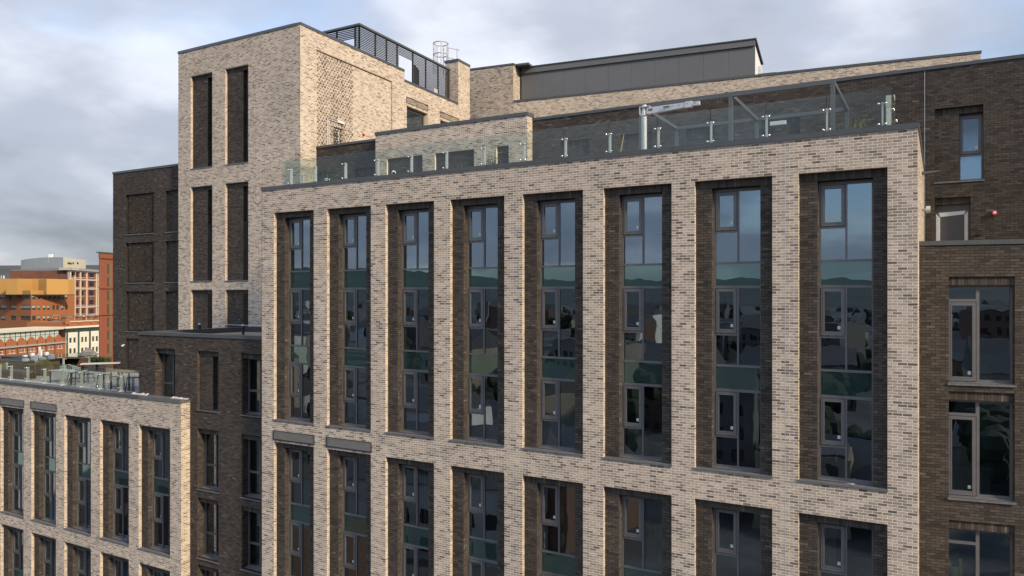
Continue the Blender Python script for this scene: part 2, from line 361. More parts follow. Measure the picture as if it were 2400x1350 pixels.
            me.materials.append(M[k]); me.update(calc_edges=True); me.validate(); me.shade_flat()
            o = bpy.data.objects.new('brickwork', me); col.objects.link(o); o.parent = s.th; o['kind'] = 'stuff'
BRICK_MESH = {}
def brick_mesh(k, q):
    p, ch = 0.0009, 0.0006; me = bpy.data.meshes.new('brick')
    v = [(0, 0, 0), (.2115, 0, 0), (.2115, 0, .0615), (0, 0, .0615), (ch, -p, ch), (.2115 - ch, -p, ch), (.2115 - ch, -p, .0615 - ch), (ch, -p, .0615 - ch)]
    me.from_pydata(v, [], [(4, 5, 6, 7), (0, 1, 5, 4), (1, 2, 6, 5), (2, 3, 7, 6), (3, 0, 4, 7)])
    at = me.attributes.new('tint', 'FLOAT', 'POINT'); at.data.foreach_set('value', [(q + .5) / 12] * 8)
    me.materials.append(M[k]); me.update(); BRICK_MESH[(k, q)] = me; return me

# ------------------------------------------------------------------ windows
WIN = {}
def lfr(): return Fr((0, 0), (1, 0))
def lm(mb, name, mats):      # mesh in local window space (x along, y into the wall, z up)
    return mb.mesh(name, mats, (0, 0, ZC))
def window_set(key, spec):
    """spec: width, z0, z1, bars = list of openings (kind, u0, u1, z0, z1); kinds: pane, sash, spandrel"""
    if key in WIN: return WIN[key]
    f = lfr(); W = spec['width']; out_ = []
    holes = [(a, b, c, d) for _, a, b, c, d in spec['bars']]
    mb = MB().wall(f, 0, W, spec['z0'], spec['z1'], holes, 0.0, 0.06)
    mb.fbox(f, 0, 0.012, 0, 0.012, spec['z0'], spec['z1']); mb.fbox(f, W - .012, W, 0, 0.012, spec['z0'], spec['z1'])
    fm = lm(mb, 'window', M['frame'])
    for kind, a, b, c, d in spec['bars']:
        if kind == 'pane': out_.append(('pane', lm(MB().fbox(f, a - .004, b + .004, -.05, -.035, c - .004, d + .004), 'pane', M['glass'])))
        elif kind == 'spandrel': out_.append(('spandrel_panel', lm(MB().fbox(f, a - .004, b + .004, -.045, -.028, c - .004, d + .004), 'spandrel_panel', M['spandrel'])))
        elif kind == 'sash':
            o, t, bt = .012, .085, .105
            g = (a + o + t, b - o - t, c + o + bt, d - o - t)
            s = MB().wall(f, a + o, b - o, c + o, d - o, [g], .012, .06)
            for (p, q, r_, s_) in ((a + o, a + o + .006, c + o, d - o), (b - o - .006, b - o, c + o, d - o)): s.fbox(f, p, q, -.06, .0125, r_, s_)
            s.fbox(f, a + o, b - o, -.06, .0125, d - o - .006, d - o); s.fbox(f, a + o, b - o, -.06, .022, c + o, c + o + .014)
            s.wall(f, g[0] - .035, g[1] + .035, g[2] - .035, g[3] + .035, [g], .018, .02)
            out_.append(('opening_sash', lm(s, 'opening_sash', M['frame'])))
            out_.append(('pane', lm(MB().fbox(f, g[0] - .004, g[1] + .004, -.045, -.03, g[2] - .004, g[3] + .004), 'pane', M['glass'])))
            out_.append(('sticker', lm(MB().fbox(f, g[1] - .095, g[1] - .02, -.0295, -.028, g[2] + .06, g[2] + .15), 'sticker', M['sticker'])))
            for uu in (.30, .66):
                cu = a + (b - a) * uu; out_.append(('vent_slot', lm(MB().fbox(f, cu - .035, cu + .035, .0, .004, c - .005, c + .016), 'vent_slot', M['black'])))
    WIN[key] = (fm, out_); return WIN[key]
def place_window(key, spec, th, fr, u, w, sill=None, dz=0.0):
    fm, parts = window_set(key, spec); o = inst('window', fm, th, fr.pt(u, w, dz), fr.ang)
    for n, me in parts: child(n, me, o)
    if sill:      # (u0, u1, w_front, z_bottom, z_top) relative to the window origin
        k2 = (key, sill)
        if k2 not in WIN:
            u0, u1, wf, zb, zt = sill; f = lfr(); s = MB()
            s.hexa([f.pt(u0, wf, zb), f.pt(u1, wf, zb), f.pt(u1, -.02, zb), f.pt(u0, -.02, zb), f.pt(u0, wf, zt - .02), f.pt(u1, wf, zt - .02), f.pt(u1, -.02, zt + .015), f.pt(u0, -.02, zt + .015)])
            WIN[k2] = lm(s, 'sill', M['sill'])
        child('sill', WIN[k2], o)
    return o
UL, UM, UR = (.055, .66), None, (.706, 1.295)
def tall_bars(storeys, sp, k=1.0):
    """storeys: (sash_top, sash_bottom, low_top, low_bottom); sp: spandrel (top, bottom)"""
    b = []
    for st, sb, lt, lb in storeys:
        b += [('sash', UL[0] * k, UL[1] * k, sb, st), ('pane', UL[0] * k, UL[1] * k, lb, lt), ('pane', UR[0] * k, UR[1] * k, lb, st)]
    for t, bo in sp: b.append(('spandrel', UL[0] * k, UR[1] * k, bo, t))
    return b

def ony(x, y, Y):
    d = RIGHT * (x - 1200) / F_PX + FWD; t = (Y - CAM[1]) / d[1]; return CAM[0] + d[0] * t, (689 - y) / F_PX * t

# ------------------------------------------------------------------ the main block
XR = -0.52; XL = XR - 23.175; D1, D2 = 0.14, 0.36; PW = 2.1375
main = thing('apartment_block', ((XL + XR) / 2, 3, -30), 'buff grey brick block with eight tall charcoal window bays under a glass railed terrace', 'building')
fm_ = Fr((XL, 0), (1, 0)); bm = Bricks(main)
G1 = dict(width=1.35, z0=-4.95, z1=3.0, bars=tall_bars([(2.905, 1.80, 1.746, .915), (.166, -1.12, -1.18, -2.01), (-2.779, -4.03, -4.087, -4.885)], [(.857, .237), (-2.073, -2.703)]))
G2 = dict(width=1.35, z0=-14.0, z1=-6.075, bars=tall_bars([(-6.14, -7.39, -7.45, -8.28), (-9.04, -10.29, -10.35, -11.18), (-11.94, -13.2, -13.26, -13.95)], [(-8.34, -8.97), (-11.24, -11.87)]))
holes = []; inner = []
bays = [.675 + 2.8125 * i for i in range(8)]
for u in bays: holes += [(u, u + PW, -5.025, 3.225), (u, u + PW, -14.025, -5.85)]
lou = [(bays[i] - .03, bays[i] + PW + .04, -5.775, -5.4) for i in (0, 1)]
MB().wall(fm_, 0, 23.175, -14.025, 4.14, holes, -.0009, .14).obj('front_wall', M['mortar'], main)
bm.wall('light', fm_, 0, 23.175, -14.025, 4.125, holes + lou)
dk = MB()
def bay_panel(bk, dk, fr, u, pw, z0, z1, a, b, zi, key='dark', d1=D1, d2=D2, lightkey='light'):
    "charcoal brick lining of a bay: soldier course, side panels, jambs"
    bk.wall(lightkey, fr.left_jamb(u, 0), .004, d1 - .01, z0, z1, single=False, w=.002, off=.06)
    bk.wall(lightkey, fr.right_jamb(u + pw, 0, d1), .01, d1 - .004, z0, z1, single=False, w=.002, off=.1)
    h = [(u + a, u + b, z0 - .1, zi)]
    dk.wall(fr, u, u + pw, z0, z1, [(u + a, u + b, z0, zi)], -d1 - .0009, d2 - d1)
    bk.wall(key, fr, u, u + pw, z0, zi, h, -d1, off=u % .225)
    bk.soldier(key, fr, u + .003, u + pw - .003, zi, z1, -d1)
    bk.wall(key, fr.left_jamb(u + a, -d1), 0, d2 - d1, z0, zi, w=.003, proud=.003, off=.11, single=False)
    bk.wall(key, fr.right_jamb(u + b, -d1, d2 - d1), 0, d2 - d1, z0, zi, w=.003, proud=.003, off=.11, single=False)
for u in bays:
    bay_panel(bm, dk, fm_, u, PW, -4.95, 3.225, .455, 1.805, 3.0)
    bay_panel(bm, dk, fm_, u, PW, -14.025, -5.85, .455, 1.805, -6.075)
    place_window('g1', G1, main, fm_, u + .455, -D2, (-.455 - .025, PW - .455 + .012, D2 + .03, -5.022, -4.95))
    place_window('g2', G2, main, fm_, u + .455, -D2)
dk.obj('recess_wall', M['dmortar'], main)
def louvre_panel(fr, u0, u1, z0, z1, w, th, n, sub='louvre_grille'):
    f = MB()
    for a, b, c, d in ((u0, u1, z1 - .035, z1), (u0, u1, z0, z0 + .035), (u0, u0 + .03, z0 + .035, z1 - .035), (u1 - .03, u1, z0 + .035, z1 - .035)): f.fbox(fr, a, b, w - .06, w + .025, c, d)
    g = f.obj(sub, M['louvre'], th); f = MB().fbox(fr, u0 + .01, u1 - .01, w - .07, w - .055, z0 + .01, z1 - .01); f.obj('backing', M['black'], g)
    zs = np.linspace(z0 + .04, z1 - .04, n + 1); h = zs[1] - zs[0]
    for z in zs[:-1]:
        b = MB(); a0, a1 = u0 + .03, u1 - .03
        b.hexa([fr.pt(a0, w + .015, z), fr.pt(a1, w + .015, z), fr.pt(a1, w + .008, z), fr.pt(a0, w + .008, z), fr.pt(a0, w - .03, z + h * .85), fr.pt(a1, w - .03, z + h * .85), fr.pt(a1, w - .04, z + h * .85), fr.pt(a0, w - .04, z + h * .85)])
        b.obj('slat', M['louvre'], g)
for a, b, c, d in lou: louvre_panel(fm_, a, b, c, d, 0.0, main, 9)
# right-hand return, parapet, coping
fret = Fr((XR, 0), (0, 1))
MB().wall(fret, 0, 7.8, -14.025, 4.14, (), -.0009).obj('side_wall', M['mortar'], main); bm.wall('light', fret, 0, 7.8, -14.025, 4.125, off=.1125)
cp = MB(); cp.fbox(fm_, -.03, 23.175 + .035, -.42, .035, 4.14, 4.275); cp.obj('coping', M['cap'], main)
MB().fbox(fret, .42, 7.79, -.42, .034, 4.139, 4.274).obj('coping', M['cap'], main)
for x in (5.1, 10.6, 16.9, 21.0):
    MB().fbox(fm_, x - .003, x + .003, .0345, .037, 4.142, 4.273).obj('coping_joint', M['black'], main)
MB().box(XL, XR, .3, 7.8, ZC + 3.75, ZC + 3.9).obj('terrace_floor', M['paving'], main)
MB().box(XL + .4, XR - .43, .40, .42, ZC + 3.9, ZC + 4.14).obj('parapet_lining', M['cap'], main)
MB().box(XL - .02, XL, .01, 7.8, ZC - 14, ZC + 4.13).obj('side_wall', M['dmortar'], main)
MB().box(XL, XR, .2, 9, 0, ZC - 14.0).obj('lower_storeys', M['dmortar'], main)
rm = MB()
for z in (.5, -2.4, -5.42, -8.65, -11.6): rm.box(XL + .05, XR - .05, .5, 5.2, ZC + z - .18, ZC + z + .18)
rm.box(XL + .05, XR - .05, 5.2, 5.3, ZC - 14, ZC + 3.75)
for i in range(9):
    x = XL + .34 + 2.8125 * i; rm.box(x - .06, x + .06, .42, 5.2, ZC - 14, ZC + 3.75)
rm.obj('room_interior', M['room'], main)
# movement joints down the facade
for u in (bays[4] - .34, bays[7] - .34):
    MB().fbox(fm_, u - .006, u + .006, -.0009, .002, -14, 4.12).obj('movement_joint', M['galv'], main)
X, Z = ony(1995, 1136, -.02); dp_ = MB(); dp_.face([(X + .09 * math.cos(t) * (1 + .5 * math.sin(3 * t)), .1 + .045 * math.sin(t) * (1 + .4 * math.cos(5 * t)), ZC - 4.945) for t in np.linspace(0, 6.283, 19)[:-1]]); dp_.obj('bird_dropping', M['bird'], main)
bm.build(300)

# ------------------------------------------------------------------ the tower and its long side
tower = thing('corner_tower', (-33, 8, -30), 'tall buff brick tower with slit windows and a sunlit blank side behind the low link', 'building')
bt = Bricks(tower); ft = Fr((-37.75, 6.6), (1, 0)); TW = 9.49
tb = [1.07, 3.91]; th_, ti = [], []
for u in tb: th_ += [(u, u + 1.8, 6.975, 12.225), (u, u + 1.8, .675, 6.0), (u, u + 1.8, -2.4, .225)]
MB().wall(ft, 0, TW, -2.4, 13.66, th_, -.0009, .14).obj('front_wall', M['mortar'], tower)
bt.wall('light', ft, 0, TW, -2.4, 13.65, th_)
tdk = MB()
def slit(z1, sts, sps, z0):
    k = .55 / 1.35; b = []
    for st, sb, lt, lb in sts: b += [('sash', .04, .51, sb, st), ('pane', .04, .51, lb, lt)]
    for t, bo in sps: b.append(('spandrel', .04, .51, bo, t))
    return dict(width=.55, z0=z0, z1=z1, bars=b)
TS = [(12.0, 12.225, 7.05, slit(12.0, [(11.94, 10.75, 10.69, 9.82), (8.985, 7.90, 7.84, 7.10)], [(9.75, 9.08)], 7.05)),
      (5.775, 6.0, .75, slit(5.775, [(5.71, 4.49, 4.43, 3.6), (2.78, 1.62, 1.56, .80)], [(3.54, 2.84)], .75)),
      (0.0, .225, -2.4, slit(0.0, [(-.06, -1.2, -1.26, -2.3)], [], -2.4))]
for u in tb:
    for i, (zi, z1, z0, sp) in enumerate(TS):
        bay_panel(bt, tdk, ft, u, 1.8, z0, z1, 1.24, 1.79, zi, d2=.4)
        place_window('t%d' % i, sp, tower, ft, u + 1.24, -.4, (-1.265, .575, .43, z0 - .07, z0) if i < 2 else None)
tdk.obj('recess_wall', M['dmortar'], tower)
DT = np.array([-.047, .999]); P0 = np.array([-28.26, 6.6]); fs = Fr(P0, DT)
rec = (1.2, 7.85, 3.9, 12.75)
hl = [(9.36, 11.72, 9.3, 11.625), (13.2, 15.6, 9.3, 11.55)]
door = (2.66, 3.6, 6.9, 9.075)
sw = MB()
sw.wall(fs, 0, 9.1, 3.9, 13.65, [rec, ], -.0009, .1); sw.wall(fs, 9.1, 15.5, 3.9, 13.05, hl, -.0009, .3); sw.wall(fs, 15.5, 17.09, 3.9, 16.08, (), -.0009)
sw.wall(fs, rec[0], rec[1], rec[2], rec[3], [door], -.1009, .3)
sw.obj('side_wall', M['mortar'], tower)
bt.wall('light', fs, 0, 1.2, 3.9, 13.65); bt.wall('light', fs, 1.2, 9.1, 7.2, 13.65, [rec]); bt.wall('light', fs, 9.1, 15.5, 8.1, 13.05, hl); bt.wall('light', fs, 15.5, 17.09, 8.1, 16.05)
bt.wall('light', fs, rec[0] + .01, rec[1] - .01, 7.2, 12.75, [door], -.1)
bt.studs('light', fs, 1.25, 4.28, 7.2, 12.7, -.1, out=.05)
bt.wall('light', fs.right_jamb(rec[1], 0, .1), 0, .1, 7.2, 12.75, w=.002, single=False)
MB().fbox(fs, 0, 9.1, -.4, .03, 13.65, 13.79).obj('coping', M['cap'], tower)
MB().fbox(fs, 9.1, 15.48, -.4, .03, 13.05, 13.19).obj('coping', M['cap'], tower)
MB().fbox(fs, 15.45, 17.12, -1.1, .04, 16.07, 16.23).obj('coping', M['cap'], tower)
MB().fbox(ft, -.03, TW - .36, -.4, .03, 13.651, 13.791).obj('coping', M['cap'], tower)
fend = Fr(P0 + DT * 9.1 - np.array([DT[1], -DT[0]]) * .4, (1, 0))
fpil = Fr(P0 + DT * 15.5 - np.array([DT[1], -DT[0]]) * 1.05, (np.array([DT[1], -DT[0]])))
MB().wall(fpil, 0, 1.05, 12.5, 16.07, (), -.0009).obj('pier_wall', M['mortar'], tower); bt.wall('light', fpil, 0, 1.05, 12.6, 16.05)
for h, n in ((hl[0], 0), (hl[1], 1)):
    sp = dict(width=h[1] - h[0], z0=h[2], z1=h[3], bars=[('pane', .08, .22, h[2] + .1, h[3] - .1), ('sash', .28, h[1] - h[0] - .06, h[2] + .1, h[3] - .08)])
    place_window('side%d' % n, sp, tower, fs, h[0], -.28)
    louvre_panel(fs, h[0] - .05, h[1], h[3] + .17, h[3] + .55, .0, tower, 8)
# blank door in the recess with protective tape, rigid conduit and lamp
dm = MB().fbox(fs, 2.68, 3.4, -.33, -.30, 6.9, 9.06).obj('door', M['door'], tower)
tp = MB(); tp.fbox(fs, 2.68, 3.4, -.299, -.296, 8.93, 9.04); tp.fbox(fs, 3.27, 3.38, -.299, -.296, 7.0, 8.925); tp.obj('protective_tape', M['white'], dm)
pf = lambda u, w, z: fs.pt(u, w, z)
MB().tube([pf(2.14, -.06, 7.2), pf(2.14, -.06, 9.36), pf(2.2, -.06, 9.42), pf(2.92, -.06, 9.42)], .025, 8).obj('conduit', M['galv'], tower)
MB().tube([pf(2.24, -.06, 7.2), pf(2.24, -.06, 9.27), pf(2.28, -.06, 9.31), pf(2.92, -.06, 9.31)], .02, 8).obj('conduit', M['galv'], tower)
MB().fbox(fs, 2.9, 3.45, -.1, .02, 9.28, 9.41).obj('bulkhead_lamp', M['white'], tower)
rb = MB().tube([pf(5.2, -.1, 9.05), pf(5.2, -.02, 9.05)], [.085, .07], 12); rb.obj('alarm_sounder', M['red'], tower)
MB().box(-37.7, -28.3, 6.75, 24, 0, ZC + 3.9).obj('core', M['dmortar'], tower)
MB().box(-37.7, -29.3, 7.1, 24, ZC + 3.9, ZC + 13.0).obj('core', M['dmortar'], tower)
bt.build(0)

# ------------------------------------------------------------------ charcoal wing beyond the tower
lw = thing('charcoal_wing', (-41, 8, -30), 'charcoal brick wing with recessed woven brick panels stepping down beside the tower', 'building')
bl = Bricks(lw); fl = Fr((-44.34, 6.9), (1, 0)); rows = [(3.6, 6.0), (.675, 3.075), (-2.25, .15), (-5.1, -2.7)]
lh = [(1.3, 3.95, a, b) for a, b in rows] + [(5.03, 6.45, a, b) for a, b in rows]
lx = MB(); lx.wall(fl, 0, 6.6, -8.025, 7.38, lh, -.0009, .13)
for h in lh: lx.wall(fl, h[0], h[1], h[2], h[3], (), -.1309)
lx.obj('front_wall', M['dmortar'], lw); bl.wall('dark', fl, 0, 6.6, -8.025, 7.35, lh)
for h in lh:
    bl.wall('dark', fl, h[0], h[1], h[2], h[3], (), -.13)
    if h[0] < 2: bl.studs('dark', fl, h[0] + .06, h[1] - .06, h[2] + .05, h[3] - .05, -.13, out=.06, skip=1)
    MB().fbox(fl, h[0] - .04, h[1] + .04, -.12, .04, h[2] - .05, h[2]).obj('sill', M['sill'], lw)
MB().fbox(fl, -.03, 6.6, -.4, .03, 7.375, 7.5).obj('coping', M['cap'], lw)
MB().box(-44.34, -37.75, 7.1, 24, 0, ZC + 7.3).obj('core', M['dmortar'], lw)
bl.build(0)

# ------------------------------------------------------------------ the low charcoal link
link = thing('link_block', (-28, 3.5, -30), 'low charcoal brick link with punched windows and a gravel roof between podium and tall block', 'building')
bk = Bricks(link); flk = Fr((-32.28, .47), (1, 0)); LW = XL - .02 + 32.28
lk_rows = [(-2.475, -5.025), (-5.85, -8.475), (-8.85, -11.475), (-11.775, -14.025)]
cols_ = [(1.2, 2.58), (4.08, 5.45), (6.81, 8.18)]
lkh = [(a, b, r[1], r[0]) for a, b in cols_ for r in lk_rows if not (a < 2 and r[0] < -5)]
lkw = MB().wall(flk, 0, LW, -14.025, -1.88, lkh, -.0009, .42); bk.wall('dark', flk, 0, LW, -14.025, -1.875, lkh)
for a, b, z0, z1 in lkh:
    bk.soldier('dark', flk, a + .003, b - .003, z1 - .225, z1, -.11); lkw.fbox(flk, a, b, -.42, -.1109, z1 - .222, z1 - .001)
    bk.wall('dark', flk.left_jamb(a), 0, .4, z0, z1, w=.003, proud=.003, single=False)
    bk.wall('dark', flk.right_jamb(b, 0, .4), 0, .4, z0, z1, w=.003, proud=.003, single=False)
    W_ = b - a; zt = z1 - .225; u = a
    if a > 4 and a < 5 and z1 > -3:      # half filled opening
        bk.wall('dark', flk, a, a + .8, z0, zt, w=-.13); lkw.fbox(flk, a, a + .8, -.42, -.1309, z0, zt); u = a + .8; W_ = b - u
        bk.wall('dark', flk.left_jamb(u, -.13), 0, .25, z0, zt, w=.003, proud=.003, single=False)
    H = zt - z0; sb = z0 + H * .43
    if W_ > 1: sp = dict(width=W_, z0=z0, z1=zt, bars=[('pane', .06, .68, sb, zt - .06), ('pane', .06, .68, z0 + .06, sb - .09), ('pane', .74, W_ - .06, z0 + .06, zt - .06)])
    else: sp = dict(width=W_, z0=z0, z1=zt, bars=[('pane', .06, W_ - .05, sb, zt - .06), ('pane', .06, W_ - .05, z0 + .06, sb - .09)])
    place_window('lk%.2f_%.2f' % (W_, zt), sp, link, flk, u, -.40, (a - u - .03, b - u + .03, .44, z0 - .05, z0 + .005))
lkw.obj('front_wall', M['dmortar'], link)
MB().fbox(flk, -.04, LW - .003, -.45, .035, -1.88, -1.74).obj('coping', M['cap'], link)
MB().box(-32.28, XL - .03, .9, 6.59, ZC - 2.1, ZC - 1.98).obj('gravel_roof', M['gravel'], link)
MB().box(-32.28, -31.85, .93, 6.59, ZC - 2.3, ZC - 1.741).obj('coping', M['cap'], link)
MB().box(-31.8, XL - .03, 6.1, 6.58, ZC - 1.98, ZC - 1.72).obj('upstand', M['rooffelt'], link)
MB().box(-32.27, XL - .03, 1.6, 6.58, 0, ZC - 2.2).obj('core', M['dmortar'], link)
lr = MB().box(-32.2, XL - .04, 1.5, 1.58, ZC - 14, ZC - 2.2)
for z in (-5.4, -8.65, -11.6): lr.box(-32.2, XL - .04, .9, 1.5, ZC + z - .15, ZC + z + .15)
lr.obj('room_interior', M['room'], link)
for x, z in ((468, 771), (570, 771)):
    X, _ = ony(x, z, 3.5)
    p = MB().tube([(X, 3.5, ZC - 1.98), (X, 3.5, ZC - 1.52)], .06, 10).obj('vent_pipe', M['black'], link)
    MB().tube([(X, 3.5, ZC - 1.52), (X, 3.5, ZC - 1.44)], .07, 10).obj('cap', M['galv'], p)
MB().tube([(-30.5, 3.5, ZC - 1.47), (-27.5, 3.5, ZC - 1.5), (-24.0, 3.5, ZC - 1.5)], .012, 6).obj('cable', M['galv'], link)
bk.build(300)

# ------------------------------------------------------------------ the podium with the cafe terrace
PX1 = -28.668; PXL = -47.0
pod = thing('podium_block', (-38, 3, -30), 'lower buff brick podium with slim paired storey bays and a furnished roof terrace', 'building')
bp_ = Bricks(pod); fp = Fr((PXL, 0), (1, 0)); PWD = PX1 - PXL
pb = [PWD - .728 - 2.2 - 2.925 * k for k in range(6)]
PG = dict(width=1.45, z0=-11.475, z1=-6.15, bars=tall_bars([(-6.22, -7.42, -7.48, -8.28), (-9.04, -10.25, -10.31, -11.41)], [(-8.34, -8.97)], 1.45 / 1.35))
ph = []; pl = []
for k, u in enumerate(pb):
    ph += [(u, u + 2.2, -11.55, -5.925), (u, u + 2.2, -17.775, -12.15)]
    if k in (3, 4, 5): pl.append((u - .05, u + 2.27, -5.85, -5.475))
MB().wall(fp, 0, PWD, -18.0, -4.74, ph, -.0009, .14).obj('front_wall', M['mortar'], pod)
bp_.wall('light', fp, 0, PWD, -18.0, -4.725, ph + pl); pdk = MB()
for u in pb:
    bay_panel(bp_, pdk, fp, u, 2.2, -11.475, -5.925, .46, 1.91, -6.15)
    bay_panel(bp_, pdk, fp, u, 2.2, -17.7, -12.15, .46, 1.91, -12.375)
    place_window('pg', PG, pod, fp, u + .46, -D2, (-.46 - .03, 2.2 - .46 + .02, D2 + .03, -11.547, -11.475)); place_window('pg', PG, pod, fp, u + .46, -D2, (-.46 - .03, 2.2 - .46 + .02, D2 + .03, -11.547, -11.475), -6.225)
pdk.obj('recess_wall', M['dmortar'], pod)
for a, b, c, d in pl: louvre_panel(fp, a, b, c, d, 0.0, pod, 8)
fpr = Fr((PX1, 0), (0, 1)); MB().wall(fpr, 0, .46, -18.0, -4.74, (), -.0009).obj('side_wall', M['mortar'], pod); bp_.wall('light', fpr, 0, .46, -18.0, -4.725, off=.1125)
MB().fbox(fp, 0, PWD - 2.9, -.5, .035, -4.74, -4.6).obj('coping', M['cap'], pod)
MB().fbox(fp, PWD - 2.89, PWD + .03, -.465, .035, -4.741, -4.601).obj('coping', M['sill'], pod)
MB().box(PXL, -32.3, .5, 6.88, ZC - 4.95, ZC - 4.72).obj('terrace_floor', M['paving'], pod)
pr = MB().box(PXL, PX1 - .03, 4.0, 4.1, ZC - 18, ZC - 4.95)
for z in (-8.65, -11.9, -14.9): pr.box(PXL, PX1 - .03, .5, 4.0, ZC + z - .15, ZC + z + .15)
for u in pb: pr.box(PXL + u - .42, PXL + u - .3, .42, 4.0, ZC - 18, ZC - 4.95)
pr.obj('room_interior', M['room'], pod)
MB().box(PXL, PX1 - .01, .2, 6.8, 0, ZC - 18.0).obj('lower_storeys', M['dmortar'], pod)
MB().box(PXL - .02, PXL, .01, 6.8, ZC - 18.0, ZC - 4.75).obj('side_wall', M['dmortar'], pod)
bp_.build(300)

# ------------------------------------------------------------------ charcoal rear wall of the roof terrace, with the pavilion
rear = thing('terrace_wing', (-10, 9, -30), 'long charcoal brick wing behind the roof terrace with a grey metal coping', 'building')
br = Bricks(rear); fb = Fr((-28.9, 7.8), (1, 0)); BW = 37.9; ux = lambda X: X + 28.9
uw = (ux(-.2), ux(1.19), 3.75, 6.225); dr_ = (ux(-.2), ux(.83), .975, 3.225)
tops = []
for a, b in ((741, 783), (832, 876), (1313, 1381), (1455, 1528), (1608, 1675), (1785, 1875)):
    tops.append((ux(ony(a, 500, 7.8)[0]), ux(ony(b, 500, 7.8)[0]), 3.9, 6.3 if a < 900 else 6.525))
bh = [uw, dr_] + tops
rw = MB().wall(fb, 0, BW, .975, 7.58, bh, -.0009, .34); br.wall('dark', fb, 0, BW, .975, 7.575, bh)
# window right of the tall block: charcoal infill and a narrow casement
br.soldier('dark', fb, uw[0] + .003, uw[1] - .003, 6.0, 6.225, -.11); rw.fbox(fb, uw[0], uw[1], -.34, -.1109, 6.0, 6.224)
br.wall('dark', fb, uw[0], ux(.5), 3.75, 6.0, w=-.11); rw.fbox(fb, uw[0], ux(.5), -.34, -.1109, 3.75, 5.999)
sp = dict(width=.685, z0=3.78, z1=6.0, bars=[('sash', .03, .655, 4.66, 5.95), ('pane', .05, .64, 3.83, 4.6)])
place_window('uw', sp, rear, fb, ux(.5), -.30, (-.73, .72, .33, 3.71, 3.78))
br.soldier('dark', fb, dr_[0] + .003, dr_[1] - .003, 3.0, 3.225, -.09); rw.fbox(fb, dr_[0], dr_[1], -.34, -.0909, 3.0, 3.224)
d_ = MB().fbox(fb, dr_[0] + .003, dr_[1] - .003, -.24, -.2, .976, 2.995).obj('door', M['door'], rear)
def quadz(mb, fr, w, pts): mb.face([fr.pt(u, w, z) for u, z in pts])
a0, a1 = dr_[0] + .035, dr_[1] - .07
tp = MB(); quadz(tp, fb, -.197, [(a0, 1.0), (a0 + .12, 1.0), (a0 + .12, 2.58), (a0, 2.72)]); quadz(tp, fb, -.1965, [(a0 + .13, 2.6), (a1 - .11, 2.66), (a1 - .06, 2.78), (a0 + .07, 2.74)]); quadz(tp, fb, -.197, [(a1 - .1, 1.5), (a1, 1.52), (a1, 2.76), (a1 - .1, 2.64)]); tp.obj('protective_tape', M['white'], d_)
hd = MB().tube([fb.pt(a1 - .06, -.2, 1.32), fb.pt(a1 - .06, -.15, 1.32), fb.pt(a1 - .17, -.15, 1.32)], .012, 8); hd.fbox(fb, a1 - .075, a1 - .045, -.2, -.19, 1.1, 1.4); hd.obj('handle', M['steel'], d_)
sd = MB().tube([fb.pt(ux(1.5), 0, 2.64), fb.pt(ux(1.5), .09, 2.64)], [.075, .085], 14).obj('alarm_sounder', M['red'], rear)
MB().tube([fb.pt(ux(1.5), .09, 2.65), fb.pt(ux(1.5), .095, 2.65)], .05, 12).obj('label_disc', M['white'], sd)
MB().tube([fb.pt(ux(1.5), .03, 2.58), fb.pt(ux(1.5), .03, 2.52)], [.05, .02], 10).obj('horn', M['red'], sd)
MB().fbox(fb, ux(1.0), ux(1.1), -.0, .08, 1.92, 1.99).obj('wall_light', M['black'], rear)
for i, (a, b, z0, z1) in enumerate(tops):
    br.soldier('dark', fb, a + .003, b - .003, z1 - .225, z1, -.1); rw.fbox(fb, a, b, -.34, -.1009, z1 - .225, z1 - .001)
    br.wall('dark', fb, a, b, 5.7, z1 - .225, w=-.1); rw.fbox(fb, a, b, -.34, -.1009, 5.7, z1 - .226)
    W_ = b - a; place_window('rt%d' % i, dict(width=W_, z0=3.92, z1=5.7, bars=[('pane', .06, W_ * .5 - .03, 3.98, 5.63), ('pane', W_ * .5 + .03, W_ - .06, 3.98, 5.63)]), rear, fb, a, -.28)
rw.obj('front_wall', M['dmortar'], rear)
MB().fbox(fb, 0, BW, -.4, .035, 7.575, 7.69).obj('coping', M['cap'], rear)
for u in (ux(-.5),): MB().fbox(fb, u - .006, u + .006, -.0009, .0015, 1.0, 7.57).obj('movement_joint', M['galv'], rear)
MB().box(-28.1, 9.0, 8.3, 14, 0, ZC + 7.5).obj('core', M['dmortar'], rear)
br.build(300)

pav = thing('roof_pavilion', (-19.8, 7.6, 3.9), 'buff brick pavilion with charcoal panels standing proud of the charcoal terrace wall', 'building')
bv = Bricks(pav); fv = Fr((-23.96, 7.31), (1, 0)); VW = 8.4
vh = [(.7, 2.82, 3.9, 6.525), (3.53, 5.68, 3.9, 6.525), (6.85, 7.48, 3.9, 6.525)]
vm = MB().wall(fv, 0, VW, 3.9, 7.72, vh, -.0009, .3); bv.wall('light', fv, 0, VW, 3.9, 7.725, vh); vd = MB()
for i, (a, b, z0, z1) in enumerate(vh):
    if i == 1:
        bv.soldier('dark', fv, a, b, 5.72, 5.945, -.1); bv.wall('dark', fv, a, b, 5.95, z1, w=-.1); vd.fbox(fv, a, b, -.3, -.1009, 5.72, z1)
        place_window('pv', dict(width=b - a, z0=3.9, z1=5.72, bars=[('pane', .06, .62, 3.96, 5.64), ('pane', .68, 1.45, 3.96, 5.64), ('pane', 1.51, b - a - .06, 3.96, 5.64)]), pav, fv, a, -.22)
    else: bv.wall('dark', fv, a, b, z0, z1, w=-.1); vd.fbox(fv, a, b, -.3, -.1009, z0, z1)
vm.obj('front_wall', M['mortar'], pav); vd.obj('recess_wall', M['dmortar'], pav)
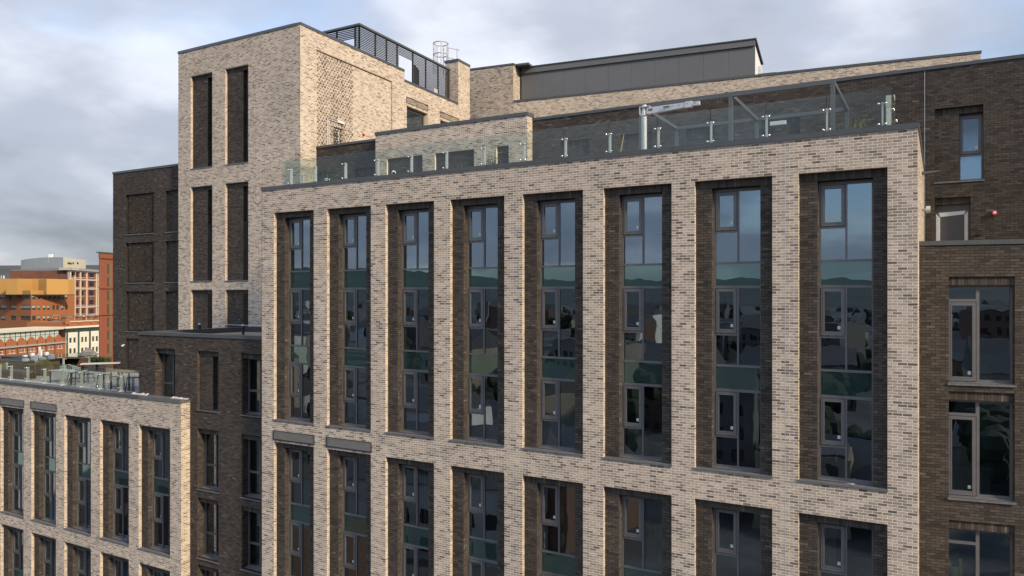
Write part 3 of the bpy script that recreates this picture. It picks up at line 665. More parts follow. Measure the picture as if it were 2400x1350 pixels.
fvr = Fr((-23.96 + VW, 7.31), (0, 1)); MB().wall(fvr, 0, .48, 3.9, 7.72, (), -.0009).obj('side_wall', M['mortar'], pav); bv.wall('light', fvr, 0, .48, 3.9, 7.725)
MB().fbox(fv, -.03, VW + .035, -.6, .035, 7.72, 7.87).obj('coping', M['cap'], pav)
bv.build(300)

# ------------------------------------------------------------------ right-hand charcoal wing, turned ten degrees
ps2 = YAW - math.radians(10); dw = RIGHT * math.cos(ps2) - FWD * math.sin(ps2); nw = RIGHT * math.sin(ps2) + FWD * math.cos(ps2)
Pw = (CAM + nw * 22.5); fw = Fr(Pw, dw)
rwg = thing('street_wing', (4.5, 4, -30), 'charcoal brick street wing with broad two light windows below a plain parapet', 'building')
bw = Bricks(rwg); wr = [(-2.325, .45), (-5.325, -2.55), (-8.4, -5.925), (-11.4, -9.0)]
wh = [(4.13, 5.62, a, b) for a, b in wr]
ww = MB().wall(fw, 3.3, 9.5, -14.025, 1.29, wh, -.0009, .26); bw.wall('dark', fw, 3.36, 9.5, -14.025, 1.275, wh)
for a, b, z0, z1 in wh:
    zt = z1 - .225; bw.soldier('dark', fw, a + .003, b - .003, zt, z1, -.06); ww.fbox(fw, a, b, -.26, -.0609, zt, z1 - .001)
    bw.wall('dark', fw.left_jamb(a), 0, .2, z0, z1, w=.003, proud=.003, single=False); bw.wall('dark', fw.right_jamb(b, 0, .2), 0, .2, z0, z1, w=.003, proud=.003, single=False)
    bars = [('pane', .03, .66, zt - .36, zt - .06), ('sash', .015, .675, z0 + .03, zt - .43), ('pane', .745, 1.43, z0 + .08, zt - .06)]
    if z1 < -5 and z1 > -7: bars = [bars[0], bars[2]] + [('pane', .03, .66, z0 + .08, zt - .43)]
    o = place_window('rw%.2f' % (zt - z0) + ('p' if z1 < -5 else ''), dict(width=1.49, z0=0.0, z1=zt - z0, bars=[(k, p, q, r - z0, s - z0) for k, p, q, r, s in bars]), rwg, fw, a, -.2, None, z0)
    MB().hexa([fw.pt(a - .03, .05, z0 - .06), fw.pt(b + .03, .05, z0 - .06), fw.pt(b + .03, -.2, z0 - .06), fw.pt(a - .03, -.2, z0 - .06), fw.pt(a - .03, .05, z0 - .01), fw.pt(b + .03, .05, z0 - .01), fw.pt(b + .03, -.2, z0 + .02), fw.pt(a - .03, -.2, z0 + .02)]).obj('sill', M['sill'], rwg)
ww.obj('front_wall', M['dmortar'], rwg)
MB().fbox(fw, 3.38, 9.5, -.4, .035, 1.28, 1.4).obj('coping', M['cap'], rwg)
wi = MB().fbox(fw, 3.4, 9.5, -4.2, -4.1, -14, 1.0); wi.fbox(fw, 3.6, 3.7, -4.1, -.3, -14, .9); wi.fbox(fw, 7.6, 7.7, -4.1, -.3, -14, .9)
for z in (.85, -2.42, -5.6, -8.7, -11.7): wi.fbox(fw, 3.7, 7.6, -4.1, -.3, z - .1, z + .1)
wi.obj('room_interior', M['room'], rwg)
MB().fbox(fw, 3.35, 9.5, -6.2, -.4, .8, .95).obj('flat_roof', M['rooffelt'], rwg)
bw.build(300)

# ------------------------------------------------------------------ rear wing across the courtyard, turned seven degrees
psr = YAW - math.radians(7); drr = RIGHT * math.cos(psr) - FWD * math.sin(psr); nr = RIGHT * math.sin(psr) + FWD * math.cos(psr)
fr_ = Fr(CAM + nr * 50, drr)
rr = thing('courtyard_wing', (-10, 30, -30), 'distant buff brick wing with a low parapet showing above the charcoal terrace wall', 'building')
bc = Bricks(rr)
MB().wall(fr_, -20.78, 8.09, 9, 13.75, (), -.0009).obj('front_wall', M['mortar'], rr); bc.wall('light', fr_, -20.75, 8.09, 10.5, 13.725)
MB().wall(fr_, -26, -20.75, 9, 16.42, (), -.007).obj('stair_wall', M['mortar'], rr); bc.wall('light', fr_, -25.9, -20.75, 10.5, 16.425)
fcr = Fr(fr_.o + fr_.du * -20.75, -fr_.dn); MB().wall(fcr, 0, 3, 13.5, 16.42, (), -.0009).obj('side_wall', M['mortar'], rr); bc.wall('light', fcr, 0, 3, 13.5, 16.425)
MB().fbox(fr_, -20.72, 8.13, -.4, .04, 13.73, 13.87).obj('coping', M['cap'], rr)
MB().fbox(fr_, -26, -20.7, -3, .04, 16.42, 16.55).obj('coping', M['cap'], rr)
MB().fbox(fr_, -20.7, -19.7, -3, -.3, 16.43, 16.57).obj('gutter', M['cap'], rr)
MB().fbox(fr_, -26, 8.05, -8, -.45, -30, 13.4).obj('core', M['dmortar'], rr)
bc.build(0)
pe = thing('plant_enclosure', (-12, 32, 13.4), 'grey metal clad plant room with a deep fascia on top of the courtyard wing', 'plant room')
for i in range(10):
    a = -20.6 + 1.63 * i; MB().fbox(fr_, a, a + 1.62, -1.35, -1.2 , 13.42, 16.05).obj('cladding_panel', M['clad'], pe)
for i in range(5):
    a = -20.6 + 3.26 * i; MB().fbox(fr_, a, a + 3.255, -1.45, -1.08, 16.06, 16.46).obj('fascia_panel', M['clad'], pe)
MB().fbox(fr_, -20.65, -4.2, -7, -1.02, 16.465, 16.53).obj('roof', M['cap'], pe)
MB().fbox(fr_, -4.30, -4.28, -6.8, -1.2, 13.42, 16.06).obj('end_wall', M['white'], pe)
MB().fbox(fr_, -4.27, -4.12, -5.2, -3.2, 14.3, 15.3).obj('condenser_unit', M['galv'], pe)
MB().fbox(fr_, -4.27, -4.0, -6.6, -6.0, 14.6, 15.0).obj('cable_tray', M['frame'], pe)
MB().fbox(fr_, -4.1, -3.05, -2.6, -1.6, 13.42, 14.35).obj('service_box', M['clad'], pe)
# ------------------------------------------------------------------ louvred plant screen on the tower
def onz(x, y, z):
    d = RIGHT * (x - 1200) / F_PX + FWD; t = z / ((689 - y) / F_PX); p = CAM[:2] + d[:2] * t; return p[0], p[1]
nT = np.array([DT[1], -DT[0]])
scr = thing('plant_screen', (-31, 17, 13.0), 'dark slatted metal plant screen with an open louvred door on the tower roof', 'plant screen')
fl1 = Fr(P0 - nT * .6, DT); fl2 = Fr(P0 - nT * .6 + DT * 5.5 - np.array([1.0, 0]) * 4.0, (1, 0))
M['slat'] = mat('dark_slat', (0.035, 0.033, 0.034), 0.5, metal=0.2, var=0.1)
def slat(fr, u0, u1, z):
    return MB().hexa([fr.pt(u0, .03, z), fr.pt(u1, .03, z), fr.pt(u1, .022, z), fr.pt(u0, .022, z), fr.pt(u0, -.01, z + .088), fr.pt(u1, -.01, z + .088), fr.pt(u1, -.02, z + .088), fr.pt(u0, -.02, z + .088)])
for i in range(24):
    z = 13.05 + .1 * i
    if z < 14.78: segs = [(5.52, 9.35), (10.95, 15.38)]
    else: segs = [(5.52, 15.38)]
    for a, b in segs: slat(fl1, a, b, z).obj('slat', M['slat'], scr)
    segs = [(0, 2.2), (3.65, 3.98)] if z < 14.7 else [(0, 3.98)]
    for a, b in segs: slat(fl2, a, b, z).obj('slat', M['slat'], scr)
MB().fbox(fl1, 5.45, 15.4, -.08, .06, 15.45, 15.57).obj('top_rail', M['cap'], scr); MB().fbox(fl2, 0, 4.0, -.08, .06, 15.451, 15.571).obj('top_rail', M['cap'], scr)
for u in (5.6, 7.1, 8.2, 9.3, 11.0, 12.5, 14.0, 15.3): MB().fbox(fl1, u - .04, u + .04, -.13, -.05, 13.0, 15.45).obj('post', M['slat'], scr)
for u in (.1, 2.2, 3.6): MB().fbox(fl2, u - .04, u + .04, -.13, -.05, 13.0, 15.45).obj('post', M['slat'], scr)
fdl = Fr(fl1.pt(10.95, .06, 0), -np.array(DT) + nT * .35)       # open leaf hung on the far jamb
fdl = Fr(np.array(fl1.pt(10.95, .06, 0)[:2]) - fdl.du * -0.0, -fdl.du * -1); fdl = Fr(np.array(fl1.pt(10.95, .06, 0)[:2]) - fdl.du * 1.15, fdl.du)
lf = MB()
for a, b, c, d in ((0, 1.15, 14.58, 14.66), (0, 1.15, 13.05, 13.13), (0, .07, 13.13, 14.58), (1.08, 1.15, 13.13, 14.58)): lf.fbox(fdl, a, b, -.03, .03, c, d)
leaf = lf.obj('door_leaf', M['slat'], scr)
for i in range(14): slat(fdl, .07, 1.08, 13.15 + .1 * i).obj('slat', M['slat'], leaf)
MB().fbox(fl1, 13.3, 13.75, .03, .05, 13.25, 13.75).obj('control_box', M['galv'], scr)

# caged access ladder and lightning rod
lad = thing('caged_ladder', (*px(1030, 150, 57)[:2], 15.6), 'galvanised caged access ladder standing above the plant screen', 'ladder')
lc = px(1033, 150, 57); lx0, ly0 = lc[0], lc[1]
for z in (18.9, 18.05): MB().tube([(lx0 + .55 * math.cos(t), ly0 + .55 * math.sin(t), ZC + z) for t in np.linspace(0, 2 * math.pi, 17)], .045, 6, False).obj('hoop', M['galv'], lad)
for t in np.linspace(0, 2 * math.pi, 8)[:-1]: MB().tube([(lx0 + .55 * math.cos(t), ly0 + .55 * math.sin(t), ZC + 16.6), (lx0 + .55 * math.cos(t), ly0 + .55 * math.sin(t), ZC + 18.9)], .04, 6).obj('cage_bar', M['galv'], lad)
for dx in (.0, .8):
    MB().tube([(lx0 + .55 + dx, ly0 + .2, ZC + 16.6), (lx0 + .55 + dx, ly0 + .2, ZC + 18.6 - .3 * dx)], .04, 6).obj('rail', M['galv'], lad)
for z in (18.55, 17.8): MB().tube([(lx0 + .55, ly0 + .2, ZC + z), (lx0 + 1.6, ly0 + .2, ZC + z - .35)], .025, 6).obj('rail', M['galv'], lad)
rodb = (-28.6, 6.9); tag(MB().tube([(*rodb, ZC + 13.79), (*rodb, ZC + 13.98)], .015, 6).obj('lightning_rod', M['galv']), 'thin pale lightning rod at the front corner of the tower roof', 'rod')

# ------------------------------------------------------------------ glass balustrades
M['post'] = mat('polished_steel_post', (0.9, 0.89, 0.87), 0.3, metal=0.0, var=0.05, scale=20)
M['ball'] = mat('steel_clamp', (0.7, 0.7, 0.7), 0.22, metal=0.9)
def balustrade(name, label, runs, z0, zp, zg, base):
    """runs: list of (frame, [post u]) ; z0 foot, zp post top, zg glass top"""
    t = thing(name, base, label, 'balustrade')
    for fr, us, ends in runs:
        for u in us:
            p = MB(); p.fbox(fr, u - .016, u + .016, -.17, -.03, z0, zp).fbox(fr, u - .06, u + .06, -.2, 0, z0 - .004, z0 + .014); po = p.obj('post', M['post'], t)
            for zz_ in (zp - .05, z0 + .16):
                for s in (-1, 1): MB().ball(fr.pt(u + s * .085, .0, zz_), .034, 8, 5).obj('clamp', M['ball'], po, True)
                MB().tube([fr.pt(u - .085, -.035, zz_), fr.pt(u + .085, -.035, zz_)], .011, 6).obj('bracket', M['ball'], po)
        e = [ends[0]] + [u for u in us if ends[0] + .3 < u < ends[1] - .3] + [ends[1]]
        for a, b in zip(e, e[1:]): MB().fbox(fr, a + .012, b - .012, -.012, .006, z0 + .08, zg).obj('glass_panel', M['rail_glass'], t)
    return t
fg = Fr((0, .55), (1, 0)); pu = [-22.74, -21.42, -19.86, -18.27, -16.71, -15.17, -13.6, -12.06, -10.53, -9.0, -7.43, -5.84, -4.28, -2.7, -1.35]
fgr = Fr((-1.13, .55), (0, 1)); fgl = Fr((-23.1, 3.2), (0, -1))
balustrade('glass_balustrade', 'frameless glass balustrade with steel posts along the high roof terrace', [(fg, pu, (-23.1, -1.13)), (fgr, [.9, 2.4, 3.9, 5.4, 6.9], (0, 7.1))], 4.275, 5.02, 5.35, (-12, .5, 4.275))
balustrade('glass_balustrade', 'short glass balustrade closing the tower end of the high roof terrace', [(Fr((-23.1, .62), (0, 1)), [1.1, 2.5], (0.05, 3.0))], 4.275, 5.02, 5.349, (-23.1, 2, 4.275))
fq = Fr((0, .42), (1, 0)); qu = [-44.42, -43.27, -41.68, -40.09, -38.49, -36.86, -35.3, -33.7]
balustrade('glass_balustrade', 'tinted glass balustrade with flat steel posts in front of the cafe tables', [(fq, qu, (-45.8, -32.5))], -4.6, -3.83, -3.53, (-39, .4, -4.6))
balustrade('glass_balustrade', 'glass balustrade along the far end of the cafe terrace', [(Fr((-46.2, .6), (0, 1)), [1.2, 2.8, 4.4, 6.0], (0.0, 6.2))], -4.72, -3.9, -3.6, (-46.2, 3.5, -4.72))

# ------------------------------------------------------------------ things on the high roof terrace
pg_ = thing('pergola', (-5.8, 5, 3.9), 'grey painted steel pergola frame on the high roof terrace', 'pergola')
for y, z in ((3.0, 6.4), (6.9, 6.4)):
    for x in (-8.83, -5.84, -2.83): MB().box(x - .06, x + .06, y - .06, y + .06, ZC + 3.9, ZC + z - .12).obj('post', M['pergola'], pg_)
    MB().box(-8.9, -2.76, y - .061, y + .061, ZC + z - .12, ZC + z + .0).obj('beam', M['pergola'], pg_)
for x in (-8.83, -5.84, -2.83): MB().box(x - .055, x + .055, 3.062, 6.838, ZC + 6.281, ZC + 6.399).obj('rafter', M['pergola'], pg_)

dv = thing('davit_crane', (-8.08, 1.2, 3.9), 'white galvanised davit crane with a swinging arm at the roof edge', 'crane')
dp = MB().tube([(-8.08, 1.2, ZC + 3.9), (-8.08, 1.2, ZC + 5.62)], .085, 16).tube([(-8.08, 1.2, ZC + 5.56), (-8.08, 1.2, ZC + 5.6)], .12, 16).tube([(-8.08, 1.2, ZC + 5.62), (-8.08, 1.2, ZC + 5.9)], .075, 16); dp.obj('pole', M['galv'], dv, False)
fa = Fr((-8.08, 1.2), (1, -.06)); ar = MB()
ar.hexa([fa.pt(.1, .06, 5.6), fa.pt(1.55, .06, 5.66), fa.pt(1.55, -.06, 5.66), fa.pt(.1, -.06, 5.6), fa.pt(.1, .06, 5.8), fa.pt(1.55, .06, 5.79), fa.pt(1.55, -.06, 5.79), fa.pt(.1, -.06, 5.8)])
am = ar.obj('arm', M['galv'], dv)
MB().fbox(fa, 1.35, 1.55, -.075, .075, 5.63, 5.81).fbox(fa, 1.5, 1.78, -.05, .05, 5.67, 5.78).obj('arm_head', M['galv'], am)
MB().fbox(fa, -.12, .2, -.1, .1, 5.82, 5.84).fbox(fa, -.12, .2, -.1, .1, 5.6, 5.62).fbox(fa, -.13, -.1, -.1, .1, 5.62, 5.82).obj('clevis', M['galv'], am)
for u in (.95, 1.15, 1.42, 1.66): MB().tube([fa.pt(u, .05, 5.74), fa.pt(u, .08, 5.74)], .014, 6).obj('bolt', M['frame'], am)
MB().fbox(fa, .16, .3, .06, .064, 5.68, 5.75).obj('rating_plate', M['sill'], am)
MB().tube([fa.pt(.66, .09, 5.73), fa.pt(.86, .09, 5.74)], .018, 6).obj('handle', M['frame'], am)
for u in (1.42, 1.5): MB().ball(fa.pt(u, 0, 5.6), .025, 6, 4).obj('roller', M['red'], am)

def tuft(name, label, x, y, z, r, h, n, m, group=None, pot=None):
    t = thing(name, (x, y, z), label, 'plant', group); b = MB(); zb = ZC + z
    if pot: MB().box(x - pot[0], x + pot[0], y - pot[1], y + pot[1], zb, zb + pot[2]).obj('planter', pot[3], t); zb += pot[2]
    R_ = random.Random(int((x + 100) * 71))
    for i in range(n):
        a = R_.uniform(0, 6.283); d = R_.uniform(.2, 1) * r; hh = h * R_.uniform(.5, 1.0)
        ox, oy = x + R_.uniform(-1, 1) * (pot[0] if pot else r * .3) * .85, y + R_.uniform(-1, 1) * (pot[1] if pot else r * .3) * .85
        p0 = Vector((ox, oy, zb)); p2 = Vector((ox + d * math.cos(a), oy + d * math.sin(a), zb + hh)); pm = (p0 + p2) / 2 + Vector((0, 0, hh * .18))
        w = Vector((-math.sin(a), math.cos(a), 0)) * R_.uniform(.006, .016)
        b.face([p0 - w, p0 + w, pm + w, pm - w]); b.face([pm - w, pm + w, p2])
        for _ in range(2):     # side leaves
            q = p0.lerp(p2, R_.uniform(.35, .95)); l = Vector((R_.uniform(-1, 1), R_.uniform(-1, 1), R_.uniform(-.2, .8))) * .09
            s = l.cross(Vector((0, 0, 1))) * .35; b.face([q, q + l * .5 + s, q + l, q + l * .5 - s])
    b.obj('foliage', m, t); return t
M['leaf'] = mat('leaf_green', (0.06, 0.095, 0.02), 0.7, var=0.5, scale=14); M['grass'] = mat('ornamental_grass', (0.15, 0.15, 0.04), 0.75, var=0.4, scale=14)
M['corten'] = mat('planter_brown', (0.075, 0.05, 0.035), 0.7, var=0.25, scale=5); M['pgrey'] = mat('planter_grey', (0.09, 0.09, 0.095), 0.7, var=0.1)
for x, y, lab in ((1446, 372, 'small green shrub beside a leaning broom handle on the high terrace'), (2008, 310, 'yellow green grass clump beside the last pergola frame'), (1152, 395, 'small green plant in front of the buff pavilion'), (774, 427, 'small bright green plant beside the charcoal wall near the tower')):
    X, Z = ony(x, y, 4.5); tuft('potted_plant', lab, X, 4.5, 3.9, .35, max(.5, Z - 3.9 + .35), 90, M['grass'] if x == 2008 else M['leaf'], None, (.28, .28, .3, M['pgrey']))
X, Z = ony(1455, 345, 4.2); tag(MB().tube([(X - .25, 4.2, ZC + 3.9), (X + .12, 4.2, ZC + 5.75)], .02, 6).obj('broom_handle', mat('pale_wood', (0.42, 0.28, 0.15), 0.7)), 'pale wooden broom handle leaning on the high terrace', 'broom')
X, Z = ony(1824, 289, 7.75); tag(MB().box(X - .28, X + .28, 7.66, 7.79, ZC + Z - .07, ZC + Z + .07).obj('bulkhead_light', M['white']), 'white rectangular bulkhead light on the charcoal terrace wall', 'light')
X, Z = ony(924, 405, 7.2); cc = thing('security_camera', (X, 7.25, Z), 'white dome security camera on the buff pavilion', 'camera')
MB().ball((X, 7.16, ZC + Z), .11, 12, 8).obj('housing', M['white'], cc, True); MB().ball((X + .06, 7.09, ZC + Z - .03), .07, 10, 6).obj('lens', M['black'], cc, True)
X, Z = ony(2086, 270, 2.2); tag(MB().box(X - .1, X + .12, 2.15, 2.3, ZC + 3.9, ZC + Z + .55).obj('service_cabinet', mat('pale_cabinet', (0.5, 0.55, 0.47), 0.5)), 'slim pale green cabinet inside the end of the glass balustrade', 'cabinet')
sp_ = thing('floodlight', (XR, 5, 2.6), 'small round floodlight on the sunlit brick return', 'floodlight')
MB().tube([(XR, 5.2, ZC + 2.6), (XR + .1, 5.2, ZC + 2.6)], .05, 10).obj('bracket', M['galv'], sp_); MB().tube([(XR + .1, 5.2, ZC + 2.6), (XR + .22, 5.2, ZC + 2.6)], .11, 14).obj('lamp_head', M['galv'], sp_)
tag(MB().hexa([(XR, 4.6, ZC + 3.62), (XR + .5, 4.6, ZC + 3.68), (XR + .5, 4.8, ZC + 3.68), (XR, 4.8, ZC + 3.62), (XR, 4.6, ZC + 3.70), (XR + .5, 4.6, ZC + 3.70), (XR + .5, 4.8, ZC + 3.70), (XR, 4.8, ZC + 3.70)]).obj('scupper_spout', M['sill']), 'grey metal rainwater spout sticking out of the sunlit brick return', 'spout')

# ------------------------------------------------------------------ cafe terrace furniture
M['tabletop'] = mat('pale_tabletop', (0.5, 0.5, 0.5), 0.45); M['wood'] = mat('oak_tabletop', (0.36, 0.25, 0.14), 0.55, var=0.2, scale=9, streak=False)
M['seat'] = mat('black_metal', (0.018, 0.02, 0.022), 0.45); M['dkwood'] = mat('dark_timber', (0.05, 0.032, 0.02), 0.6, var=0.3, scale=6)
ZT = -4.72
def table(x, y, rz, lx, ly, h, top, label):
    t = thing('table', (x, y, ZT), label, 'table', 'cafe terrace tables'); f = Fr((x, y), (math.cos(rz), math.sin(rz)))
    MB().fbox(f, -lx / 2, lx / 2, -ly / 2, ly / 2, ZT + h - .04, ZT + h).obj('tabletop', top, t)
    for a in (-1, 1):
        for b in (-1, 1): MB().fbox(f, a * (lx / 2 - .08) - .03, a * (lx / 2 - .08) + .03, b * (ly / 2 - .08) - .03, b * (ly / 2 - .08) + .03, ZT, ZT + h - .04).obj('leg', M['seat'], t)
    return t
def seat(kind, x, y, rz, label):
    t = thing(kind, (x, y, ZT), label, 'stool' if kind == 'bar_stool' else 'chair', 'cafe terrace seats'); f = Fr((x, y), (math.cos(rz), math.sin(rz))); h = .74 if kind == 'bar_stool' else .46; s = .2
    MB().fbox(f, -s, s, -s, s, ZT + h - .035, ZT + h).obj('seat', M['seat'], t)
    for a in (-1, 1):
        for b in (-1, 1): MB().tube([f.pt(a * s * 1.2, b * s * 1.2, ZT), f.pt(a * s * .85, b * s * .85, ZT + h - .035)], .018, 6).obj('leg', M['seat'], t)
    if kind == 'bar_stool':
        for b in (-1, 1): MB().tube([f.pt(-s * 1.1, b * s * 1.1, ZT + .25), f.pt(s * 1.1, b * s * 1.1, ZT + .25)], .012, 6).obj('footrest', M['seat'], t)
    else:
        for a in (-1, 1): MB().tube([f.pt(a * s, -s, ZT + h), f.pt(a * s * 1.05, -s * 1.25, ZT + .83)], .014, 6).obj('back_post', M['seat'], t)
        MB().tube([f.pt(-s * 1.05, -s * 1.25, ZT + .83), f.pt(s * 1.05, -s * 1.25, ZT + .83)], .014, 6).obj('back_rail', M['seat'], t)
        for q in np.linspace(-.75, .75, 6): MB().tube([f.pt(q * s, -s * 1.05, ZT + h + .08), f.pt(q * s, -s * 1.24, ZT + .83)], .008, 5).obj('back_slat', M['seat'], t)
at_ = lambda x, Y: ony(x, 700, Y)[0]
table(at_(157, 1.75), 1.75, .05, 1.9, .85, .68, M['tabletop'], 'long pale topped cafe table behind the tinted balustrade')
table(at_(236, 3.4), 3.4, .9, 1.9, .7, .95, M['tabletop'], 'tall pale topped bar table near the planters')
table(at_(294, 1.7), 1.7, .05, 1.5, .75, .9, M['wood'], 'tall oak topped bar table beside the charcoal link')
for x, Y, r, l in ((173, 2.6, 3.1, 'black slat back chair tucked behind the long pale table'), (206, 2.5, 3.5, 'black slat back chair at the end of the long pale table'), (176, 1.05, 0.25, 'black slat back chair on the balustrade side of the long pale table')):
    seat('cafe_chair', at_(x, Y), Y, r, l)
for x, Y, l in ((243, 1.15, 'black bar stool between the two tall tables'), (276, 1.05, 'black bar stool in front of the oak table'), (312, 1.1, 'black bar stool beside the charcoal link wall')):
    seat('bar_stool', at_(x, Y), Y, .3, l)
for x, y, w, l in ((100, 880, .5, 'brown sofa planter with wispy yellow grass'), (264, 866, .5, 'green leafy planter next to the charcoal wing'), (318, 864, .5, 'bushy planter behind the oak table')):
    X, Y = onz(x, y, ZT); tuft('planter', l, X, min(Y, 6.3), ZT, .3, .5, 260, M['grass'] if x == 100 else M['leaf'], None, (w, .22, .45, M['corten']))
X, Y = onz(35, 885, ZT); t = thing('outdoor_sofa', (X, Y, ZT), 'low dark timber outdoor sofa with grey cushions', 'sofa')
MB().box(X - 1.5, X + 1.5, Y - .35, Y + .35, ZC + ZT, ZC + ZT + .32).box(X - 1.5, X + 1.5, Y + .25, Y + .35, ZC + ZT + .32, ZC + ZT + .75).obj('frame', M['dkwood'], t)
for i in range(3): MB().box(X - 1.45 + i * .97, X - .53 + i * .97, Y - .33, Y + .22, ZC + ZT + .325, ZC + ZT + .45).obj('cushion', M['pgrey'], t)
for a, b, l in ((343, 922, 'crumpled grey plastic sheet left on the podium ledge by the link corner'), (425, 933, 'long strip of grey plastic sheet left on the podium ledge')):
    X, Y = onz(a, b, -4.58); pm = MB(); R_ = random.Random(a); n = 14
    tops_ = [(X - .55 + 1.1 * i / n, .30 + R_.uniform(-.03, .03), ZC - 4.58 + R_.uniform(.0, .07)) for i in range(n + 1)]
    for p, q in zip(tops_, tops_[1:]):
        pm.face([(p[0], p[1] - .12, ZC - 4.598), (q[0], q[1] - .1, ZC - 4.598), q, p]); pm.face([p, q, (q[0], q[1] + .1, ZC - 4.598), (p[0], p[1] + .12, ZC - 4.598)])
    tag(pm.obj('plastic_sheet', mat('plastic_film', (0.45, 0.45, 0.47), 0.25)), l, 'sheet')
sc_ = thing('security_camera', (*[px(290, 809, 43)[i] for i in (0, 1)], -2.9), 'white bullet security camera on the charcoal wing', 'camera')
X, Z = ony(290, 809, 6.75); MB().tube([(X - .18, 6.9, ZC + Z), (X - .05, 6.75, ZC + Z), (X + .1, 6.6, ZC + Z - .02)], .055, 10).obj('housing', M['white'], sc_)

# ------------------------------------------------------------------ things seen through the windows
def cloth(name, label, x, y, z0, z1, w, color, cat):
    b = MB(); n = 16; P = [(x + w * i / n, y + .05 * math.sin(i * 1.9) + .02 * math.sin(i * .7)) for i in range(n + 1)]
    for (a, c), (e, f) in zip(P, P[1:]): b.face([(a, c, ZC + z0), (e, f, ZC + z0), (e, f, ZC + z1), (a, c, ZC + z1)])
    return tag(b.obj(name, mat(name + '_cloth', color, 0.9, var=0.2, scale=3)), label, cat)
_bx = 0
bx_ = lambda i: XL + bays[i] + .455; pbx = lambda k: PXL + pb[k] + .46
cloth('curtain', 'mauve pink curtain in the third podium bay counted from the charcoal link', pbx(2) + .55, .62, -8.5, -6.7, .75, (0.32, 0.13, 0.2), 'curtain')
cloth('curtain', 'wide mauve pink curtain in the second podium bay counted from the charcoal link', pbx(1) + .3, .60, -8.5, -6.6, 1.0, (0.36, 0.15, 0.22), 'curtain')
cloth('curtain', 'grey curtain in the podium bay nearest the charcoal link', pbx(0) + .8, .60, -8.5, -6.3, .55, (0.20, 0.18, 0.17), 'curtain')
cloth('dust_sheet', 'pale hanging dust sheet in the fourth tall bay from the sunlit corner', bx_(4) + .1, .8, -5.1, -3.9, 1.1, (0.42, 0.45, 0.5), 'sheet')
cloth('curtain', 'rust brown curtain in the second tall bay from the charcoal link', bx_(1) + .75, .62, -5.0, -2.9, .5, (0.30, 0.14, 0.05), 'curtain')
for i_, (bi, z0_, z1_, o_, w_, c_, l_) in enumerate(((0, -11.4, -9.1, .75, .5, (.40, .36, .30), 'pale curtain in the lower bay nearest the charcoal link'), (2, -8.45, -6.2, .8, .45, (.34, .36, .38), 'grey blue curtain in the third lower bay from the charcoal link'), (5, -8.45, -6.2, .72, .55, (.42, .36, .24), 'straw coloured curtain in the third lower bay from the sunlit corner'), (3, -2.1, .1, .8, .45, (.30, .30, .32), 'grey curtain halfway up the fifth tall bay from the sunlit corner'), (6, -5.0, -2.8, .78, .5, (.25, .12, .06), 'brown curtain low in the second tall bay from the sunlit corner'), (7, -8.45, -6.2, .12, .3, (.45, .47, .5), 'pale blue curtain edge in the lower bay beside the sunlit corner'))):
    cloth('curtain', l_, bx_(bi) + o_, .62, z0_, z1_, w_, c_, 'curtain')
for i, (bx0, y0, z0, w, d, h, c, l) in enumerate(((bx_(5) + .1, .6, -5.1, .62, .5, .95, (.40, .38, .35), 'pale cardboard packing box low in the third tall bay from the sunlit corner'), (bx_(7) + .1, .7, -5.1, .6, .5, .7, (.22, .17, .12), 'brown cardboard box low in the tall bay beside the sunlit corner'), (bx_(3) + .5, 1.0, -5.1, .5, .5, .8, (.30, .30, .32), 'grey packing box low in the fifth tall bay from the sunlit corner'))):
    t = thing('packing_box', (bx0 + w / 2, y0 + d / 2, z0 - .13), l, 'box'); m_ = mat('cardboard%d' % i, c, .8, var=.1)
    MB().box(bx0, bx0 + w, y0, y0 + d, ZC + z0 - .13, ZC + z0 + h).obj('carton', m_, t); MB().box(bx0 + w * .44, bx0 + w * .56, y0 - .002, y0 + d + .002, ZC + z0 + h - .12, ZC + z0 + h + .003).obj('tape', M['white'], t)
me_ = mat('lit_lamp', (1, 1, 1), .5); pb_ = me_.node_tree.nodes['Principled BSDF']; pb_.inputs['Emission Color'].default_value = (1, .95, .88, 1); pb_.inputs['Emission Strength'].default_value = 14
for x, y in ((1767, 460), (1748, 493)):
    X, Y = onz(x, y, 3.72); t = thing('ceiling_light', (X, Y, 3.7), ('small lit ceiling light close to the glass in the second bay from the sunlit corner' if y == 460 else 'small lit ceiling light deeper inside the second bay from the sunlit corner'), 'light', 'lit ceiling lights')
    MB().tube([(X, Y, ZC + 3.75), (X, Y, ZC + 3.73)], .07, 14).obj('lens', me_, t); MB().tube([(X, Y, ZC + 3.75), (X, Y, ZC + 3.735)], .095, 14).obj('rim', M['white'], t)
for i, a in enumerate((-2.325, -5.325)):
    t = thing('storage_unit', (*fw.pt(4.9, -.8, 0)[:2], a), ('low sheet covered unit inside the upper street wing window', 'low tan unit inside the middle street wing window')[i], 'unit')
    MB().fbox(fw, 4.15, 5.2, -1.1, -.55, a - .0, a + .55).obj('carcass', mat('unit_board%d' % i, (.20, .17, .11), .7), t); MB().fbox(fw, 4.12, 5.25, -1.13, -.52, a + .55, a + .72).obj('cover', mat('cover_sheet%d' % i, (.10, .15, .16), .35), t)

